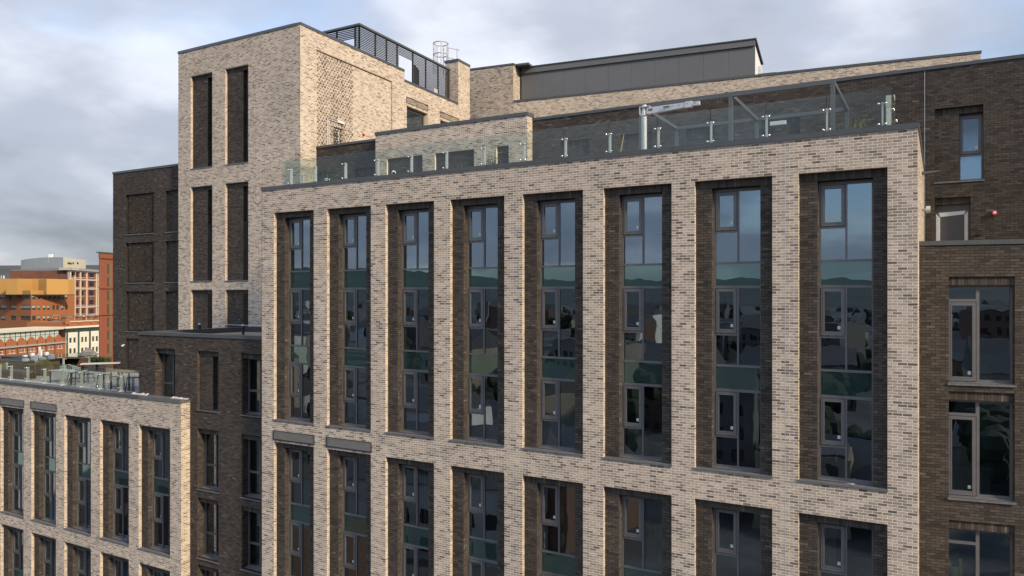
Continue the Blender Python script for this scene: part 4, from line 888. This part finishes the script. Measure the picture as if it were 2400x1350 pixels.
# a worker standing behind the lowest street wing window
import bmesh
wk = thing('person', (*fw.pt(4.36, -.55, 0)[:2], -8.6), 'person in dark clothes and a yellow high visibility vest behind the lowest street wing window', 'person')
wf = Fr(fw.pt(4.36, -.55, 0)[:2], fw.du); z_ = -8.6
J = {'pel': (0, 0, .95), 'sp': (0, 0, 1.15), 'ch': (0, 0, 1.35), 'nk': (0, .02, 1.52), 'hd': (0, .04, 1.62), 'top': (0, .03, 1.76),
     'sl': (-.17, 0, 1.44), 'el': (-.25, .03, 1.15), 'wl': (-.2, .2, .95), 'hl': (-.17, .26, .9), 'sr': (.17, 0, 1.44), 'er': (.25, .03, 1.15), 'wr': (.22, .22, .98), 'hr': (.2, .28, .94),
     'tl': (-.1, 0, .88), 'kl': (-.11, .02, .48), 'al': (-.12, 0, .09), 'fl': (-.12, .14, .04), 'tr': (.1, 0, .88), 'kr': (.11, .02, .48), 'ar': (.12, 0, .09), 'fr': (.12, .14, .04)}
Rd = dict(pel=.15, sp=.13, ch=.15, nk=.055, hd=.09, top=.07, sl=.07, el=.045, wl=.032, hl=.03, sr=.07, er=.045, wr=.032, hr=.03, tl=.085, kl=.06, al=.042, fl=.04, tr=.085, kr=.06, ar=.042, fr=.04)
Ed = 'pel-sp sp-ch ch-nk nk-hd hd-top ch-sl sl-el el-wl wl-hl ch-sr sr-er er-wr wr-hr pel-tl tl-kl kl-al al-fl pel-tr tr-kr kr-ar ar-fr'.split()
bmh = bmesh.new(); sk = bmh.verts.layers.skin.verify(); vv = {}
for k, (a, b, c) in J.items():
    v = bmh.verts.new(np.array(wf.pt(a, b, z_ + c)) - np.array(BASE[wk.name])); v[sk].radius = (Rd[k], Rd[k]); v[sk].use_root = (k == 'pel'); vv[k] = v
for e in Ed: a, b = e.split('-'); bmh.edges.new((vv[a], vv[b]))
meb = bpy.data.meshes.new('body'); bmh.to_mesh(meb); bmh.free(); meb.materials.append(mat('dark_clothes', (0.012, 0.012, 0.014), 0.8))
bo = child('body', meb, wk); bo.modifiers.new('skin', 'SKIN').use_smooth_shade = True; bo.modifiers.new('sub', 'SUBSURF').render_levels = 2
M['hivis'] = mat('high_visibility_yellow', (0.62, 0.75, 0.03), 0.6); M['reflect'] = mat('reflective_tape', (0.5, 0.5, 0.5), 0.4)
def ring(z0, z1, rx, ry, m, name, par):
    b = MB(); n = 20; P = [(rx * math.cos(t), ry * math.sin(t)) for t in np.linspace(0, 2 * math.pi, n + 1)]
    for (a, c), (e, f) in zip(P, P[1:]): b.face([wf.pt(a, c, z_ + z0), wf.pt(e, f, z_ + z0), wf.pt(e * .98, f * .98, z_ + z1), wf.pt(a * .98, c * .98, z_ + z1)])
    return b.obj(name, m, par)
vest = ring(.98, 1.34, .185, .17, M['hivis'], 'vest', wk); ring(1.08, 1.13, .188, .173, M['reflect'], 'tape', wk)
for s in (-1, 1):
    b = MB(); P = [(s * .12, .165, 1.33), (s * .13, .15, 1.42), (s * .13, .03, 1.535), (s * .13, -.12, 1.46), (s * .12, -.165, 1.33)]
    for p, q in zip(P, P[1:]): b.face([wf.pt(p[0] - .035, p[1], z_ + p[2]), wf.pt(p[0] + .035, p[1], z_ + p[2]), wf.pt(q[0] + .035, q[1], z_ + q[2]), wf.pt(q[0] - .035, q[1], z_ + q[2])])
    b.obj('vest_strap', M['hivis'], wk)
MB().ball(wf.pt(0, .045, z_ + 1.64), .098, 14, 10).obj('head', mat('skin', (0.35, 0.2, 0.14), .6), wk, True)
MB().ball(wf.pt(0, .02, z_ + 1.67), .104, 14, 10).obj('hair', M['black'], wk, True)

# ------------------------------------------------------------------ the town on the left
M['orange'] = mat('orange_brick', (0.34, 0.125, 0.05), 0.9, var=0.13, scale=3.0); M['yellow'] = mat('yellow_brick', (0.46, 0.27, 0.085), 0.9, var=0.08, scale=3.0)
M['redbrick'] = mat('red_brick', (0.24, 0.08, 0.045), 0.9, var=0.12, scale=3.0); M['brown'] = mat('brown_brick', (0.12, 0.055, 0.04), 0.9, var=0.25, scale=1.0)
M['render'] = mat('white_render', (0.72, 0.68, 0.58), 0.85, var=0.05, scale=0.6); M['stone'] = mat('pale_stone_band', (0.6, 0.52, 0.42), 0.85); M['greystone'] = mat('grey_stone', (0.34, 0.34, 0.34), .85, var=.1)
M['cityglass'] = mat('green_city_glass', (0.03, 0.055, 0.05), 0.06, spec=1.0, var=0.5, scale=.8); M['darkglass'] = mat('dark_city_glass', (0.018, 0.022, 0.025), 0.08, spec=1.0)
M['greenpanel'] = mat('green_panel', (0.04, 0.085, 0.07), 0.3, var=.2, scale=.5); M['blind'] = mat('window_blind', (0.42, 0.47, 0.42), 0.8); M['slate'] = mat('grey_slate', (0.20, 0.19, 0.18), 0.8, var=0.25, scale=3)
M['sheetgrey'] = mat('pale_sheet_cladding', (0.42, 0.44, 0.43), 0.5, var=0.05, scale=.4, streak=True); M['cream'] = mat('cream_sheet', (0.62, 0.58, 0.44), 0.6, var=0.06, scale=.5, streak=True)
M['glassroof'] = mat('green_glass_roof', (0.16, 0.24, 0.23), 0.25, spec=.8, var=.15, scale=1); M['glazing'] = mat('pale_rooftop_glazing', (0.55, 0.62, 0.58), 0.2, spec=.8, var=.08, scale=.5); M['olive'] = mat('olive_panel', (0.16, 0.14, 0.07), 0.6)
def span(xl, zl, xr, zr):
    a, b = px(xl, 689, zl), px(xr, 689, zr); f = Fr(a, b - a); f.len = float(np.linalg.norm((b - a)[:2])); return f
def hit(f, x, y):
    d = RIGHT * (x - 1200) / F_PX + FWD; n = f.dn; t = ((f.o - CAM[:2]) @ n) / (d[:2] @ n); p = CAM[:2] + d[:2] * t
    return float((p - f.o) @ f.du), (689 - y) / F_PX * t
CW = {}
def facade(th, f, ytop, ztop, mw, rects, name='wall', glass='darkglass', frame='white', depth=.25, z0=-30.0, blinds=0.0, mull=2, fw=.07):
    "a wall with one window object in every opening; rects are pixel rectangles on this wall"
    hs = []
    for x0, x1, y0, y1 in rects:
        u0, _ = hit(f, x0, 700); u1, _ = hit(f, x1, 700); _, za = hit(f, (x0 + x1) / 2, y1); _, zb = hit(f, (x0 + x1) / 2, y0)
        hs.append((round(u0, 2), round(u1, 2), round(za, 2), round(zb, 2)))
    zt = hit(f, *ytop)[1] if ztop is None else ztop
    MB().wall(f, 0, f.len, z0, zt, hs, 0, depth).obj(name, M[mw], th)
    for a, b, c, d in hs:
        w, h = b - a, d - c; k = (round(w, 1), round(h, 1), glass, frame, mull)
        if k not in CW:
            g = lfr(); w_, h_ = k[0], k[1]; o = MB().mat(0).fbox(g, 0, w_, -.05, -.02, 0, h_).mat(1)
            for p in ((0, w_, 0, fw), (0, w_, h_ - fw, h_), (0, fw, fw, h_ - fw), (w_ - fw, w_, fw, h_ - fw)): o.fbox(g, p[0], p[1], -.02, .03, p[2], p[3])
            for i in range(1, mull): o.fbox(g, w_ * i / mull - fw / 2, w_ * i / mull + fw / 2, -.02, .025, fw, h_ - fw)
            CW[k] = lm(o, 'window', [M[glass], M[frame]])
        o = inst('window', CW[k], th, f.pt(a, -depth + .06, c), f.ang)
        if random.random() < blinds:
            kb = ('blind', k[0], k[1])
            if kb not in CW: CW[kb] = lm(MB().fbox(lfr(), .08, k[0] - .08, -.019, -.012, k[1] * .45, k[1] - .08), 'blind', M['blind'])
            child('blind', CW[kb], o)
    return zt
Z7 = lambda L_, s, ox, oy: [(ox + a / s, ox + b / s, oy + c / s, oy + d / s) for a, b, c, d in L_]
def grid(cols, rows_): return [(a, b, c, d) for a, b in cols for c, d in rows_]
def pbox(f, x0, x1, w0, w1, z0, z1): u0, u1 = hit(f, x0, 700)[0], hit(f, x1, 700)[0]; return MB().fbox(f, u0, u1, w0, w1, z0, z1)

# A: orange and yellow brick offices
A = thing('office_building', (*px(73, 700, 250)[:2], -30), 'orange brick office building with a plain yellow brick top storey', 'building')
fA = span(73, 245, 175, 266); fA2 = span(-60, 266, 73, 245)
r7 = [(795, 885), (995, 1082), (1192, 1278)]
ca = [(597, 670), (700, 750), (800, 855), (880, 930), (975, 1025), (1047, 1097), (1140, 1187), (1212, 1260)]
zA = facade(A, fA, (100, 690), None, 'orange', Z7(grid(ca, r7), 7.94, 0, 590), glass='cityglass', frame='greenpanel', blinds=.6)
facade(A, fA2, (0, 690), zA, 'orange', Z7(grid([(0, 105), (187, 297), (370, 565), (-200, -90)], r7), 7.94, 0, 590), glass='cityglass', frame='greenpanel', blinds=.5, mull=4)
zY = hit(fA, 170, 655)[1]
MB().fbox(fA, hit(fA, 109, 700)[0], fA.len, -18, .02, zA, zY).obj('top_storey', M['yellow'], A)
MB().fbox(fA, .3, hit(fA, 109, 700)[0], -9, -5, zA, zY - .1).fbox(fA2, 0, fA2.len - .5, -12, -5, zA, zY - .15).obj('top_storey', M['yellow'], A)
MB().fbox(fA, 0.02, hit(fA, 109, 700)[0], -.3, .021, zA, zA + 1.3).obj('parapet', M['yellow'], A); MB().fbox(fA2, 0, fA2.len - .02, -.3, .0, zA, zA + 1.3).obj('parapet', M['yellow'], A)
MB().fbox(fA, 0.1, fA.len - .1, -18, -.3, zA - .2, zA).fbox(fA2, 0, fA2.len - .1, -14, -.3, zA - .3, zA - .05).obj('roof', M['rooffelt'], A)
for x in (3, 8, 10): MB().tube([px(x, 653, 262) + [0, 0, ZC], px(x, 646, 262) + [0, 0, ZC]], .12, 6).obj('aerial', M['white'], A)
# B: brick tower block in a pale stone grid
B = thing('office_tower', (*px(165, 700, 280)[:2], -30), 'red brown brick tower block in a pale stone grid with a metal plant room', 'building')
fB = span(162, 272, 232, 300); fB2 = span(33, 296, 162, 272)
colsB = [(1318, 1368), (1418, 1463), (1518, 1565), (1658, 1750)]; rowsB = [(385, 475), (565, 655), (730, 820), (900, 990), (1068, 1155)]
zB = facade(B, fB, (200, 636), None, 'redbrick', Z7(grid(colsB, rowsB), 7.94, 0, 590), frame='brown', mull=1)
facade(B, fB2, (100, 636), zB, 'brown', [])
for x in (164, 174.5, 187.7, 202.4, 225.4, 231): pbox(fB, x - .9, x + .9, 0, .35, -30, zB).obj('stone_pier', M['stone'], B)
for y in (637.5, 655.8, 677, 719.5, 740): z = hit(fB, 200, y)[1]; MB().fbox(fB, 0, fB.len, 0, .3, z - .28, z + .28).obj('stone_band', M['stone'], B)
for x in (42.7, 89.7, 112.5, 160): pbox(fB2, x - 1.7, x + 1.7, 0, .3, -30, zB).obj('stone_pier', M['greystone'], B)
for x0, x1, y0, y1 in Z7([(c[0] - 8, c[1] + 8, r[1] + 2, r[1] + 12) for c in colsB for r in rowsB], 7.94, 0, 590): pbox(fB, x0, x1, 0, .2, hit(fB, x0, y1)[1], hit(fB, x0, y0)[1]).obj('sill', M['stone'], B)
MB().fbox(fB, -1, fB.len + 1, -3, .9, zB, zB + .9).fbox(fB2, -1, fB2.len + .6, -3, .9, zB, zB + .9).obj('cornice', M['greystone'], B)
fP = span(148, 282, 201, 304); fP2 = span(49, 305, 148, 282)
zr = hit(fP2, 100, 603.5)[1]; ze = hit(fP2, 50, 609.5)[1]; n = 10
P = [(fP2.len * i / n, ze + (zr - ze) * (1 - (2 * i / n - 1) ** 2)) for i in range(n + 1)]
pm = MB(); dl = fP.len; fd = fP.du
ptop = lambda i, k: (fP2.o[0] + fP2.du[0] * P[i][0] + fd[0] * k, fP2.o[1] + fP2.du[1] * P[i][0] + fd[1] * k, P[i][1] + ZC)
pm.face([ptop(i, 0) for i in range(n + 1)] + [fP2.pt(fP2.len, 0, zB + .9), fP2.pt(0, 0, zB + .9)]); pm.obj('plant_room', M['sheetgrey'], B)
pm = MB()
for i in range(n): pm.face([ptop(i, 0), ptop(i + 1, 0), ptop(i + 1, dl), ptop(i, dl)])
pm.face([fP.pt(0, 0, zB + .9), fP.pt(dl, 0, zB + .9), ptop(n, dl), ptop(n, 0)]); pm.obj('plant_roof', M['cream'], B)
for x0, x1 in ((158, 168), (169.5, 173), (180, 184)): pbox(fP, x0, x1, 0, .05, hit(fP, x0, 619)[1], hit(fP, x0, 614.5)[1]).obj('window', M['darkglass'], B)
for x in (116, 121.5): p = px(x, 604, 290); MB().tube([(p[0], p[1], ZC + 12), (p[0], p[1], ZC + 15.2)], .45, 10).obj('flue', M['white'], B)
MB().fbox(fB, 1, fB.len - 1, -20, -.5, -30, zB - .2).obj('core', M['brown'], B)
# C: red brick stair tower with a glazed strip
Cc = thing('brick_tower', (*px(250, 700, 178)[:2], -30), 'slim red brick tower with an olive and glass window strip', 'building')
fC = span(233.5, 180, 275, 186); fC2 = span(232, 196, 233.5, 180); zC_ = hit(fC, 250, 594)[1]
facade(Cc, fC, (0, 0), zC_, 'redbrick', [(251.5, 255.5, y, y + 22) for y in (620, 651, 683, 714, 745, 775, 806, 836)], glass='cityglass', frame='olive', mull=1, z0=-30)
pbox(fC, 256, 260.5, 0, .1, -30, hit(fC, 255, 617)[1]).obj('panel_strip', M['olive'], Cc)
MB().fbox(fC2, 0, fC2.len, -.2, 0, -30, zC_).obj('wall', M['redbrick'], Cc)
for y, h in ((600, 1.3), (674, .5), (737, .25)): z = hit(fC, 250, y)[1]; MB().fbox(fC, -.25, fC.len, -.1, .3, z - h / 2, z + h / 2).obj('brick_band', M['redbrick'], Cc)
MB().fbox(fC, -.4, fC.len, -.6, .45, zC_, zC_ + .25).obj('coping', M['greenpanel'], Cc)
# D: white rendered offices
Dd = thing('office_building', (*px(190, 780, 236)[:2], -30), 'white rendered offices with green glass strips behind a red brick parapet', 'building')
fD = span(154, 232, 234, 246); fD2 = span(98, 262, 154, 232)
cD = [(845, 875), (895, 925), (990, 1018), (1035, 1062), (1123, 1150), (1168, 1195)]
rD = Z7([(a, b, 268 - (a - 845) * .065 + k, 330 - (a - 845) * .065 + k) for a, b in cD for k in (0, 130, 262)], 5.2, 0, 740)
zD = facade(Dd, fD, (190, 777.5), None, 'render', rD, glass='cityglass', frame='greenpanel', mull=2)
z2, z3, z4 = hit(fD, 190, 768)[1], hit(fD, 190, 764)[1], hit(fD, 190, 754)[1]
MB().fbox(fD, 0, fD.len, -.4, -.05, zD, z2).obj('glass_strip', M['cityglass'], Dd); MB().fbox(fD, -.3, fD.len, -.5, .4, z2, z3).obj('cornice', M['render'], Dd)
MB().fbox(fD, 0, fD.len, -14, -.2, z3, z4).obj('parapet', M['orange'], Dd)
for x in (156.5, 183.5, 210, 233): pbox(fD, x - 1.4, x + 1.4, 0, .25, -30, zD).obj('glass_pilaster', M['greenpanel'], Dd)
for x in range(159, 232, 5): pbox(fD, x - .25, x + .25, -.06, 0, zD, z2).obj('mullion', M['greenpanel'], Dd)
MB().wall(fD2, 0, fD2.len, -30, z4 + .6).obj('wall', M['redbrick'], Dd)
for f, us in ((fD, (0, fD.len * .36, fD.len * .7, fD.len - 1.2)), (fD2, (fD2.len * .02, fD2.len * .5, fD2.len - 1.3))):
    for u in us: MB().fbox(f, u, u + 1.2, -1.2, .03, z4 - .6, z4 + 1.5).obj('parapet_pier', M['orange'], Dd); MB().fbox(f, u - .3, u + 1.5, -1.5, .33, z4 + 1.5, z4 + 1.9).obj('pier_cap', M['slate'], Dd)
    MB().fbox(f, .1, f.len - .1, -.5, .05, z4 + .0, z4 + .35).obj('parapet_coping', M['stone'], Dd)
# E: gabled orange terrace with a glass storey behind
Ee = thing('gabled_terrace', (*px(80, 800, 160)[:2], -30), 'orange brick terrace with curved parapet gables and white sash windows', 'building')
fE = span(-60, 143, 154, 168); s5 = lambda L_: Z7(L_, 5.2, 0, 740)
rE = [(5, 38, 410, 470), (108, 133, 403, 458), (155, 182, 397, 455), (242, 267, 388, 445), (290, 313, 386, 440), (360, 385, 378, 433), (405, 428, 375, 430), (520, 543, 362, 415), (586, 610, 355, 408), (630, 652, 350, 405), (697, 720, 345, 398), (737, 760, 342, 395)]
rE = rE + [(a, b, c + 106, d + 112) for a, b, c, d in rE] + [(a, b, c + 224, d + 236) for a, b, c, d in rE[-2:]]
zE = facade(Ee, fE, (100, 806), None, 'orange', s5(rE), glass='darkglass', frame='white', mull=1, fw=.07)
for a, b, c, d in s5(rE):
    u0, u1 = hit(fE, a, 700)[0], hit(fE, b, 700)[0]; zb = hit(fE, a, (c + d) / 2)[1]; MB().fbox(fE, u0, u1, -.22, -.12, zb - .06, zb + .06).obj('meeting_rail', M['white'], Ee); zl = hit(fE, a, d)[1]; MB().fbox(fE, u0 - .1, u1 + .1, -.2, .1, zl - .15, zl).obj('sill', M['stone'], Ee)
MB().fbox(fE, 0, fE.len, 0, .35, zE - .2, zE + .12).obj('string_course', M['greystone'], Ee)
edges = [hit(fE, x / 5.2, 700)[0] for x in (-160, -50, 65, 208, 330, 450, 558, 665, 770)]
for a, b in zip(edges, edges[1:]):
    g = MB(); n = 12; prof = [(a + (b - a) * i / n, zE + .8 + .45 * (1 - math.cos(2 * math.pi * i / n)) + .25 * math.sin(i / n * 4 * math.pi) * 0) for i in range(n + 1)]
    g.face([fE.pt(u, .0, z) for u, z in prof][::-1] + [fE.pt(a, .0, zE + .12), fE.pt(b, .0, zE + .12)]); g.face([fE.pt(u, -.35, z) for u, z in prof] + [fE.pt(b, -.35, zE + .12), fE.pt(a, -.35, zE + .12)])
    for (u, z), (v, w) in zip(prof, prof[1:]): g.face([fE.pt(u, 0, z), fE.pt(v, 0, w), fE.pt(v, -.35, w), fE.pt(u, -.35, z)])
    g.obj('gable', M['orange'], Ee); MB().fbox(fE, a - .08, a + .08, 0, .12, -30, zE + .9).obj('downpipe', M['brown'], Ee)
MB().fbox(fE, 0, fE.len, -11, -.4, zE - 1, zE - .5).obj('roof', M['rooffelt'], Ee); MB().fbox(fE, fE.len - .02, fE.len, -11, 0, -30, zE + 1).obj('end_wall', M['orange'], Ee)
gx = thing('rooftop_studio', (*px(60, 780, 165)[:2], -13), 'pale glazed rooftop storey behind the orange gables', 'building')
fG = Fr(fE.o - fE.dn * 3.5, fE.du); fG.len = hit(fG, 137, 780)[0]; za, zb = zE + .0, hit(fG, 100, 773)[1]
MB().fbox(fG, 0, fG.len, -6, 0, zE - .5, zb - .1).obj('glazing', M['glazing'], gx)
for u in np.arange(0, fG.len, 1.45): MB().fbox(fG, u, u + .1, 0, .08, zE - .5, zb - .1).obj('mullion', M['greenpanel'], gx)
for z in (zb - 1.1, zb - 2.2, zb - 3.3): MB().fbox(fG, 0, fG.len, 0, .06, z, z + .08).obj('transom', M['greenpanel'], gx)
for i, u in enumerate((.31, .38, .46, .5, .58, .645, .68, .72, .76, .8, .88)): MB().fbox(fG, fG.len * u, fG.len * u + 1.2, .0, .05, zb - 3.2, zb - 2.3).obj('open_pane', M['darkglass'], gx)
MB().fbox(fG, -.4, fG.len + .8, -6.4, .7, zb - .1, zb + .45).obj('roof', M['cream'], gx)
# F: turret, G: glazed roof and nearer roofs
Tt = thing('slate_turret', (*px(207, 850, 112)[:2], -30), 'hexagonal slate turret roof above a brown brick gable', 'turret')
c = px(207, 830, 112); za = (689 - 815) / F_PX * 112; zb = (689 - 832) / F_PX * 112; zd = (689 - 838) / F_PX * 112
H6 = [(math.cos(t), math.sin(t)) for t in np.linspace(0.3, 2 * math.pi + .3, 9)[:-1]]
rf = MB()
for (a, b), (e, g) in zip(H6, H6[1:] + H6[:1]): rf.face([(c[0] + 1.45 * a, c[1] + 1.45 * b, ZC + zb), (c[0] + 1.45 * e, c[1] + 1.45 * g, ZC + zb), (c[0], c[1], ZC + za)])
ro = rf.obj('roof', M['slate'], Tt)
for (a, b) in H6: MB().tube([(c[0] + 1.45 * a, c[1] + 1.45 * b, ZC + zb + .02), (c[0], c[1], ZC + za + .02)], .03, 5).obj('hip_tile', M['slate'], ro)
MB().tube([(c[0], c[1], ZC + zd), (c[0], c[1], ZC + zb)], 1.2, 8).obj('drum', M['greystone'], Tt)
fT = span(178, 108, 233, 113); MB().fbox(fT, 0, fT.len, -4, 0, -30, hit(fT, 205, 855)[1]).obj('wall', M['brown'], Tt)
gb = MB(); zt_, zl_ = hit(fT, 205, 838.5)[1], hit(fT, 205, 855)[1]; pr_ = [(0, zl_), (.9, zt_), (fT.len - 1.2, zt_), (fT.len, zl_)]
gb.face([fT.pt(u, 0, z) for u, z in pr_]); gb.face([fT.pt(u, -4, z) for u, z in pr_][::-1]); gb.face([fT.pt(.9, 0, zt_), fT.pt(fT.len - 1.2, 0, zt_), fT.pt(fT.len - 1.2, -4, zt_), fT.pt(.9, -4, zt_)]); gb.face([fT.pt(fT.len - 1.2, 0, zt_), fT.pt(fT.len, 0, zl_), fT.pt(fT.len, -4, zl_), fT.pt(fT.len - 1.2, -4, zt_)]); gb.obj('gable', M['brown'], Tt)
Gg = thing('market_hall', (*px(165, 865, 78)[:2], -30), 'low hall with a hipped pale green glazed roof', 'building')
fg_ = span(122, 74, 206, 80); zr_, ze_ = hit(fg_, 165, 859.5)[1], hit(fg_, 165, 874)[1]; gl = MB(); a, b = .9, fg_.len - .9
gl.face([fg_.pt(0, 0, ze_), fg_.pt(fg_.len, 0, ze_), fg_.pt(b, -1.6, zr_), fg_.pt(a, -1.6, zr_)]); gl.face([fg_.pt(fg_.len, 0, ze_), fg_.pt(fg_.len, -3.2, ze_), fg_.pt(b, -1.6, zr_)]); gl.face([fg_.pt(0, -3.2, ze_), fg_.pt(0, 0, ze_), fg_.pt(a, -1.6, zr_)]); gl.face([fg_.pt(fg_.len, -3.2, ze_), fg_.pt(0, -3.2, ze_), fg_.pt(a, -1.6, zr_), fg_.pt(b, -1.6, zr_)])
go = gl.obj('roof', M['glassroof'], Gg)
for i in range(9): u = .2 + (fg_.len - .4) * i / 8; v = a + (b - a) * i / 8; MB().tube([fg_.pt(u, 0.02, ze_ + .03), fg_.pt(v, -1.58, zr_ + .03)], .035, 5).obj('glazing_bar', M['white'], go)
MB().fbox(fg_, 0.05, fg_.len - .05, -3.1, -.05, -30, ze_ - .02).obj('wall', M['brown'], Gg)
for nm, xl, xr, yt, zc1, m_, lab in (('flat_roof_block', 55, 122, 838, 92, 'brown', 'dark brown flat roofed plant block with white rooftop units'), ('flat_roof_block', -20, 52, 858, 70, 'orange', 'plain orange brick flat roofed block behind the sofa'), ('flat_roof_block', 60, 140, 848, 66, 'yellow', 'tan walled flat roofed block with service boxes')):
    f = span(xl, zc1, xr, zc1 + 3); t = thing(nm, (*px((xl + xr) / 2, 860, zc1)[:2], -30), lab, 'building'); zt_ = hit(f, (xl + xr) / 2, yt)[1]
    MB().fbox(f, 0, f.len, -5, 0, -30, zt_).obj('wall', M[m_], t); MB().fbox(f, -.05, f.len + .05, -5.05, .06, zt_, zt_ + .12).obj('coping', M['rooffelt'], t)
    for i in range(4): u = f.len * (.12 + .25 * i); MB().fbox(f, u, u + .4, -1.0, -.6, zt_ + .12, zt_ + .35 + .2 * (i % 2)).obj('roof_unit', M['white'], t)
fl_ = thing('flue_stack', (*px(93, 840, 91)[:2], -8), 'tall pale twin flue stack above the dark plant block', 'flue'); p = px(93, 835, 90)
for dx in (0, .32): MB().tube([(p[0] + dx, p[1], ZC - 7.8), (p[0] + dx, p[1], ZC - 6.3 - dx)], .13, 10).obj('pipe', M['white'], fl_)

# ------------------------------------------------------------------ far town, hills and ground
def hills():
    b = MB(); n = 160; prev = None; nz = np.random.default_rng(5); ph = nz.uniform(0, 6.28, 8)
    for ring_, (r, base) in enumerate(((1900, 0), (2600, .45), (3300, 1.0), (4200, .8))):
        row = []
        for i in range(n):
            t = 2 * math.pi * i / n; h = 145 + sum(26 / (k + 1) ** .6 * math.sin((k + 1) * 1.7 * t * (1 if k % 2 else 1) + ph[k]) for k in range(8)) * .9
            h = 98 + 46 * math.cos(t - 2.65) + sum(13 / (k + 1) ** .7 * math.sin((k + 1) * 2 * t + ph[k]) for k in range(8))
            row.append((r * math.cos(t), r * math.sin(t), base * h if base else -2))
        if prev:
            for i in range(n): j = (i + 1) % n; b.face([prev[i], prev[j], row[j], row[i]])
        prev = row
    o = b.obj('hills', mat('hill_heath', (0.05, 0.062, 0.058), 0.95, var=0.4, scale=0.004)); o['kind'] = 'structure'
hills()
def far_town():
    nz = np.random.default_rng(21); b = MB(); cols = []
    pal = [(.14, .08, .06), (.11, .065, .05), (.45, .44, .42), (.6, .59, .57), (.11, .105, .10), (.22, .20, .17), (.07, .07, .075), (.26, .22, .17)]
    names = [mat('town_wall_%d' % i, c, .85, var=.15, scale=.3) for i, c in enumerate(pal)] + [mat('town_roof', (.07, .07, .075), .8, var=.3, scale=.1), M['darkglass']]
    for _ in range(760):
        r = 62 + 1560 * nz.random() ** 1.6; t = nz.uniform(0, 2 * math.pi); x, y = r * math.cos(t), -21 + r * math.sin(t)
        v = np.array([x, y + 21.36]); zc = v @ FWD[:2]; sx = (v @ RIGHT[:2]) / zc * F_PX + 1200 if zc > 5 else None
        if sx is not None and -120 < sx < 2500 and (zc < 330 or sx > 280): continue
        if -60 < x < 30 and -14 < y < 60: continue
        if abs(y + 10) < 8 and abs(x) < 160: continue
        w, d, h = nz.uniform(8, 26), nz.uniform(8, 18), nz.uniform(6, 10 if r < 130 else 19) + (9 if nz.random() < .12 else 0); a = nz.uniform(-.4, .4) + .12
        f = Fr((x, y), (math.cos(a), math.sin(a))); b.mat(int(nz.integers(0, 8))); b.fbox(f, -w / 2, w / 2, -d / 2, d / 2, -30, -30 + h); b.mat(8)
        if nz.random() < .6:
            zt = -30 + h; rh = d * .3; P = [f.pt(-w / 2, -d / 2 - .3, zt), f.pt(w / 2, -d / 2 - .3, zt), f.pt(w / 2, d / 2 + .3, zt), f.pt(-w / 2, d / 2 + .3, zt), f.pt(-w / 2, 0, zt + rh), f.pt(w / 2, 0, zt + rh)]
            b.face([P[0], P[1], P[5], P[4]]); b.face([P[2], P[3], P[4], P[5]]); b.face([P[1], P[2], P[5]]); b.face([P[3], P[0], P[4]])
        else: b.fbox(f, -w / 2 + .3, w / 2 - .3, -d / 2 + .3, d / 2 - .3, -30 + h, -30 + h + .4)
        if r < 260:
            b.mat(9)
            for k in range(int(h // 3.1)):
                for q in np.arange(-w / 2 + 1, w / 2 - 1.5, 2.6):
                    for s in (-1, 1): b.fbox(f, q, q + 1.2, s * (d / 2) - .03, s * (d / 2) + .03, -29 + k * 3.1, -27.4 + k * 3.1)
    o = b.obj('far_town', names); o['kind'] = 'stuff'; o['label'] = 'mass of far off town houses and roofs'; 
    tb_ = MB()
    for _ in range(900):
        r = 70 + 950 * nz.random() ** 1.2; t = nz.uniform(math.pi * 1.02, math.pi * 1.98); x, y = r * math.cos(t), -26 + r * math.sin(t)
        if y > -45: continue
        R0 = nz.uniform(2.5, 5.5); H0 = nz.uniform(5, 12)
        for q in range(7): tb_.ball((x + nz.uniform(-1, 1) * R0 * .6, y + nz.uniform(-1, 1) * R0 * .6, H0 + nz.uniform(-1, 1) * R0 * .6), R0 * nz.uniform(.35, .6), 6, 4)
    o = tb_.obj('far_trees', mat('far_foliage', (0.025, 0.034, 0.018), .9, var=.5, scale=.6)); o['kind'] = 'stuff'; o['label'] = 'mass of far off street and park trees'
far_town()
ground = MB().box(-4500, 4500, -4500, 5500, -1, 0).obj('ground', mat('street_ground', (0.085, 0.083, 0.08), 0.9, var=0.75, scale=0.05)); ground['kind'] = 'structure'
